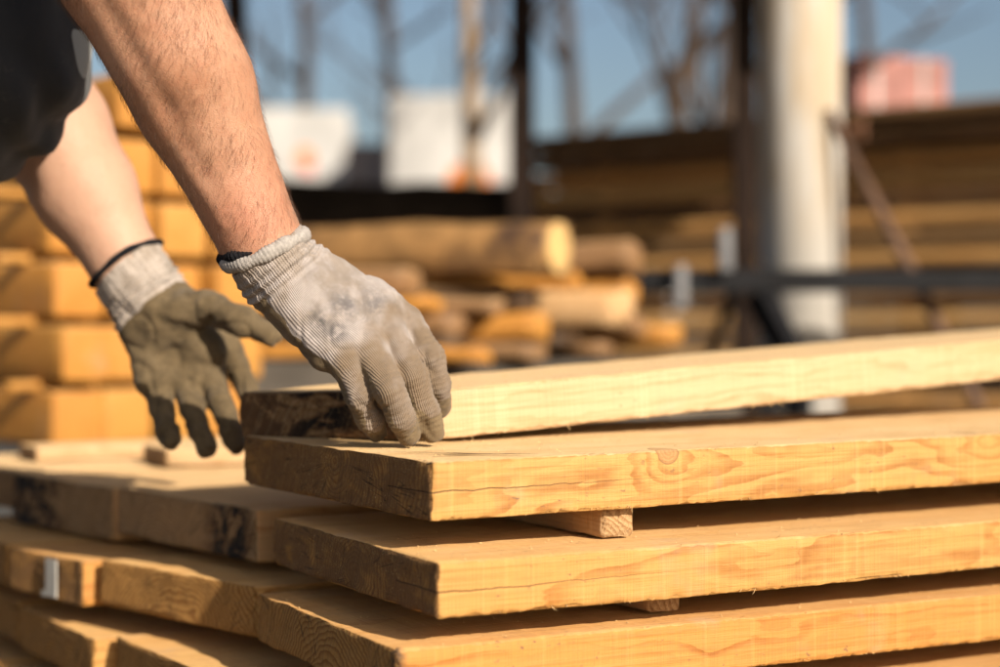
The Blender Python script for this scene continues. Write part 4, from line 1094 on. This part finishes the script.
orange = plain('emblem_orange', (.85, .25, .04), .5, .1); blue = plain('emblem_blue', (.05, .10, .40), .5, .1); red = plain('emblem_red', (.65, .05, .03), .5, .1)
def disc(x, z, rx, rz, y):
    m = MB(); v = [(x+rx*math.cos(2*math.pi*i/28), y, z+rz*math.sin(2*math.pi*i/28)) for i in range(28)]+[(x+rx*math.cos(2*math.pi*i/28), y-.004, z+rz*math.sin(2*math.pi*i/28)) for i in range(28)]
    m.add(v, [tuple(range(28)), tuple(reversed(range(28, 56)))]+[(i, (i+1) % 28, 28+(i+1) % 28, 28+i) for i in range(28)]); return m
def em1(L, W, H): return [(disc(2.45, 2.0+.55, .30, .34, -.002), orange), (disc(1.70, 2.38, .42, .22, -.007), red)]
def em2(L, W, H): return [(disc(.98, 2.62, .26, .22, -.002), orange), (disc(.86, 2.40, .36, .10, -.010), blue), (disc(1.25, 2.50, .16, .10, -.011), red)]
# left lorry shows its long side, the right one its rear and side
pL = P(258, 0, 22); lorry(P(250, 0, 22)[0], 22, math.radians(3), 1.30, 2.2, 3.78, 'white box lorry farther left, low in the gap beside the forearm', lambda L, W, H: [(disc(.72, 3.12, .11, .14, -.002), orange), (disc(.76, 3.0, .08, .08, -.007), red)], white)
lorry(P(388, 0, 20)[0], 20, math.radians(-6), 1.55, 2.3, 3.66, 'taller white box lorry with an orange and blue emblem, left of the bare trunk', em2, white)
mm = MB(); mm.box((0, 0, 0), (1.2, 1.4, 3.2), .05)  # added box, its grey stands in for the right lorry's shaded left side
tag(mm.build('shade_side_box', plain('shade_side_grey', (.20, .17, .165), .6, .2, 2), loc=(P(345, 0, 21)[0], 20.9, 0)), 'dull grey box standing in for the shaded left side of the taller lorry', 'shade_side_box')

# bare trees
bark = plain('bark', (.075, .050, .036), .9, .35, 6, .01); barkp = plain('bark_pale', (.30, .21, .13), .9, .3, 4, .01)
def tree(x, y, h, r0, seed, label, mat, lean=(0, 0), spread=.55, levels=4, first=.35, n0=7):
    rr = random.Random(seed); root = empty('bare_tree', (x, y, 0), label, 'tree', 'leafless trees beyond the yard')
    tr = MB(); br = MB()
    def branch(p, d, L, r, lv):
        pts = [p]; rad = [r]; q = np.array(p, float); dd = np.array(d, float); n = 5
        for i in range(n):
            dd = unit(dd+np.array([rr.gauss(0, .13), rr.gauss(0, .13), rr.gauss(.05, .08)])); q = q+dd*L/n; pts.append(q.copy()); rad.append(r*(1-.75*(i+1)/n)+.002)
        br.tube(pts, rad, 6 if lv < 2 else 4, False)
        if lv >= levels: return
        for i in range(rr.randint(3, 5)):
            k = rr.randint(1, n); dv = unit(dd+np.array([rr.gauss(0, spread), rr.gauss(0, spread), rr.gauss(.15, .3)]))
            branch(pts[k], dv, L*rr.uniform(.45, .7), rad[k]*.7+.001, lv+1)
    pts = []; rad = []
    for i in range(9):
        t = i/8; pts.append(np.array([lean[0]*t*h+rr.gauss(0, .02)*h*.3, lean[1]*t*h, t*h])); rad.append(r0*(1-.8*t))
    tr.tube(pts, rad, 14)
    for i in range(n0):
        t = first+(1-first)*i/n0; p = lerp(pts[int(t*8)], pts[min(8, int(t*8)+1)], t*8-int(t*8)); a = rr.uniform(0, 6.28)
        branch(p, unit([math.cos(a)*.9, math.sin(a)*.9, .65]), h*rr.uniform(.28, .48)*(1.1-t*.6), r0*(1-.7*t)*.62, 1)
    tr.build('trunk', mat, root, True); br.build('branches', bark, root, True)
def TX(px, d): return (px-500)/FPX*d
tree(TX(474, 11), 11, 6.2, .085, 1, 'pale bare trunk catching the sun, left of the dark post', barkp, (.0, 0), first=.33, levels=3)
tree(TX(300, 30), 30, 12, .20, 2, 'thin leafless tree above the left lorry', bark, (.01, 0), levels=3)
tree(TX(392, 32), 32, 13, .20, 3, 'leafless tree behind the taller lorry', bark, (-.01, 0), levels=3)
tree(TX(600, 24), 24, 12, .17, 4, 'leaning leafless tree just right of the dark post', bark, (-.10, 0), levels=3, first=.18, n0=8)
tree(TX(640, 20), 20, 10, .17, 5, 'leafless tree leaning right, midway between post and pillar', bark, (.16, 0), levels=3, first=.22, n0=8)
tree(TX(722, 14), 14, 7, .12, 6, 'dark leafless tree close to the left of the white pillar', bark, (.01, 0), levels=3, first=.3, n0=7)
tree(TX(880, 18), 18, 9, .10, 7, 'leafless tree whose twigs show just right of the pillar top', bark, (-.03, 0), levels=2, first=.4, n0=4)

# ground
def ground_material():
    t = NT('ground'); co = t.node('ShaderNodeTexCoord').outputs['Object']
    n = t.noise(co, .8, 6, .6); g = t.noise(co, 45, 4, .7)
    c = t.mix(t.step(n, .3, .7), (.15, .105, .065), (.22, .16, .10)); c = t.mix(t.step(g, .45, .7, 0, .5), c, (.09, .065, .04))
    return t.final(c, .95, t.bump(t.math('ADD', n, g), .02))
tag(make_mesh('ground', [(-600, -600, 0), (600, -600, 0), (600, 600, 0), (-600, 600, 0)], [(0, 1, 2, 3)], ground_material(), smooth=False), 'bare brown earth of the timber yard', None, None, 'structure')

# ------------------------------------------------------------------ light and camera
SUN_EL = 26; trav = unit([-.60, .80, 0]); el = math.radians(SUN_EL)
ld = Vector((trav[0]*math.cos(el), trav[1]*math.cos(el), -math.sin(el)))
sl = bpy.data.lights.new('sun', 'SUN'); sl.energy = 5.0; sl.angle = math.radians(.55); sl.color = (1.0, .89, .73)
so = bpy.data.objects.new('sun', sl); COL.objects.link(so); so.rotation_euler = ld.to_track_quat('-Z', 'Y').to_euler(); so.location = (2, -4, 4)
w = bpy.data.worlds.new('World'); sc.world = w; w.use_nodes = True; nt = w.node_tree; nt.nodes.clear()
sky = nt.nodes.new('ShaderNodeTexSky'); sky.sky_type = 'NISHITA'; sky.sun_disc = False; sky.sun_elevation = el
# direction to the sun, measured from +Y towards +X
sky.sun_rotation = math.atan2(-ld.x, -ld.y); sky.air_density = 1.0; sky.dust_density = 2.4; sky.ozone_density = 1.2
bg = nt.nodes.new('ShaderNodeBackground'); bg.inputs[1].default_value = .076; ow = nt.nodes.new('ShaderNodeOutputWorld')
nt.links.new(sky.outputs[0], bg.inputs[0]); nt.links.new(bg.outputs[0], ow.inputs[0])

cam = bpy.data.cameras.new('camera'); cam.lens = 60.01; cam.sensor_width = 36; cam.clip_start = .05; cam.clip_end = 2000
cam.dof.use_dof = True; cam.dof.focus_distance = 1.33; cam.dof.aperture_fstop = 2.6
co_ = bpy.data.objects.new('camera', cam); COL.objects.link(co_); co_.location = (0, 0, CAMZ); co_.rotation_euler = (math.radians(90), 0, 0)
sc.camera = co_
sc.view_settings.view_transform = 'Standard'; sc.view_settings.look = 'None'; sc.view_settings.gamma = 1; sc.view_settings.use_curve_mapping = False
sc.view_settings.exposure = .42
sc.render.engine = 'CYCLES'; sc.cycles.use_denoising = True
sc.cycles.max_bounces = 8; sc.cycles.sample_clamp_indirect = 4
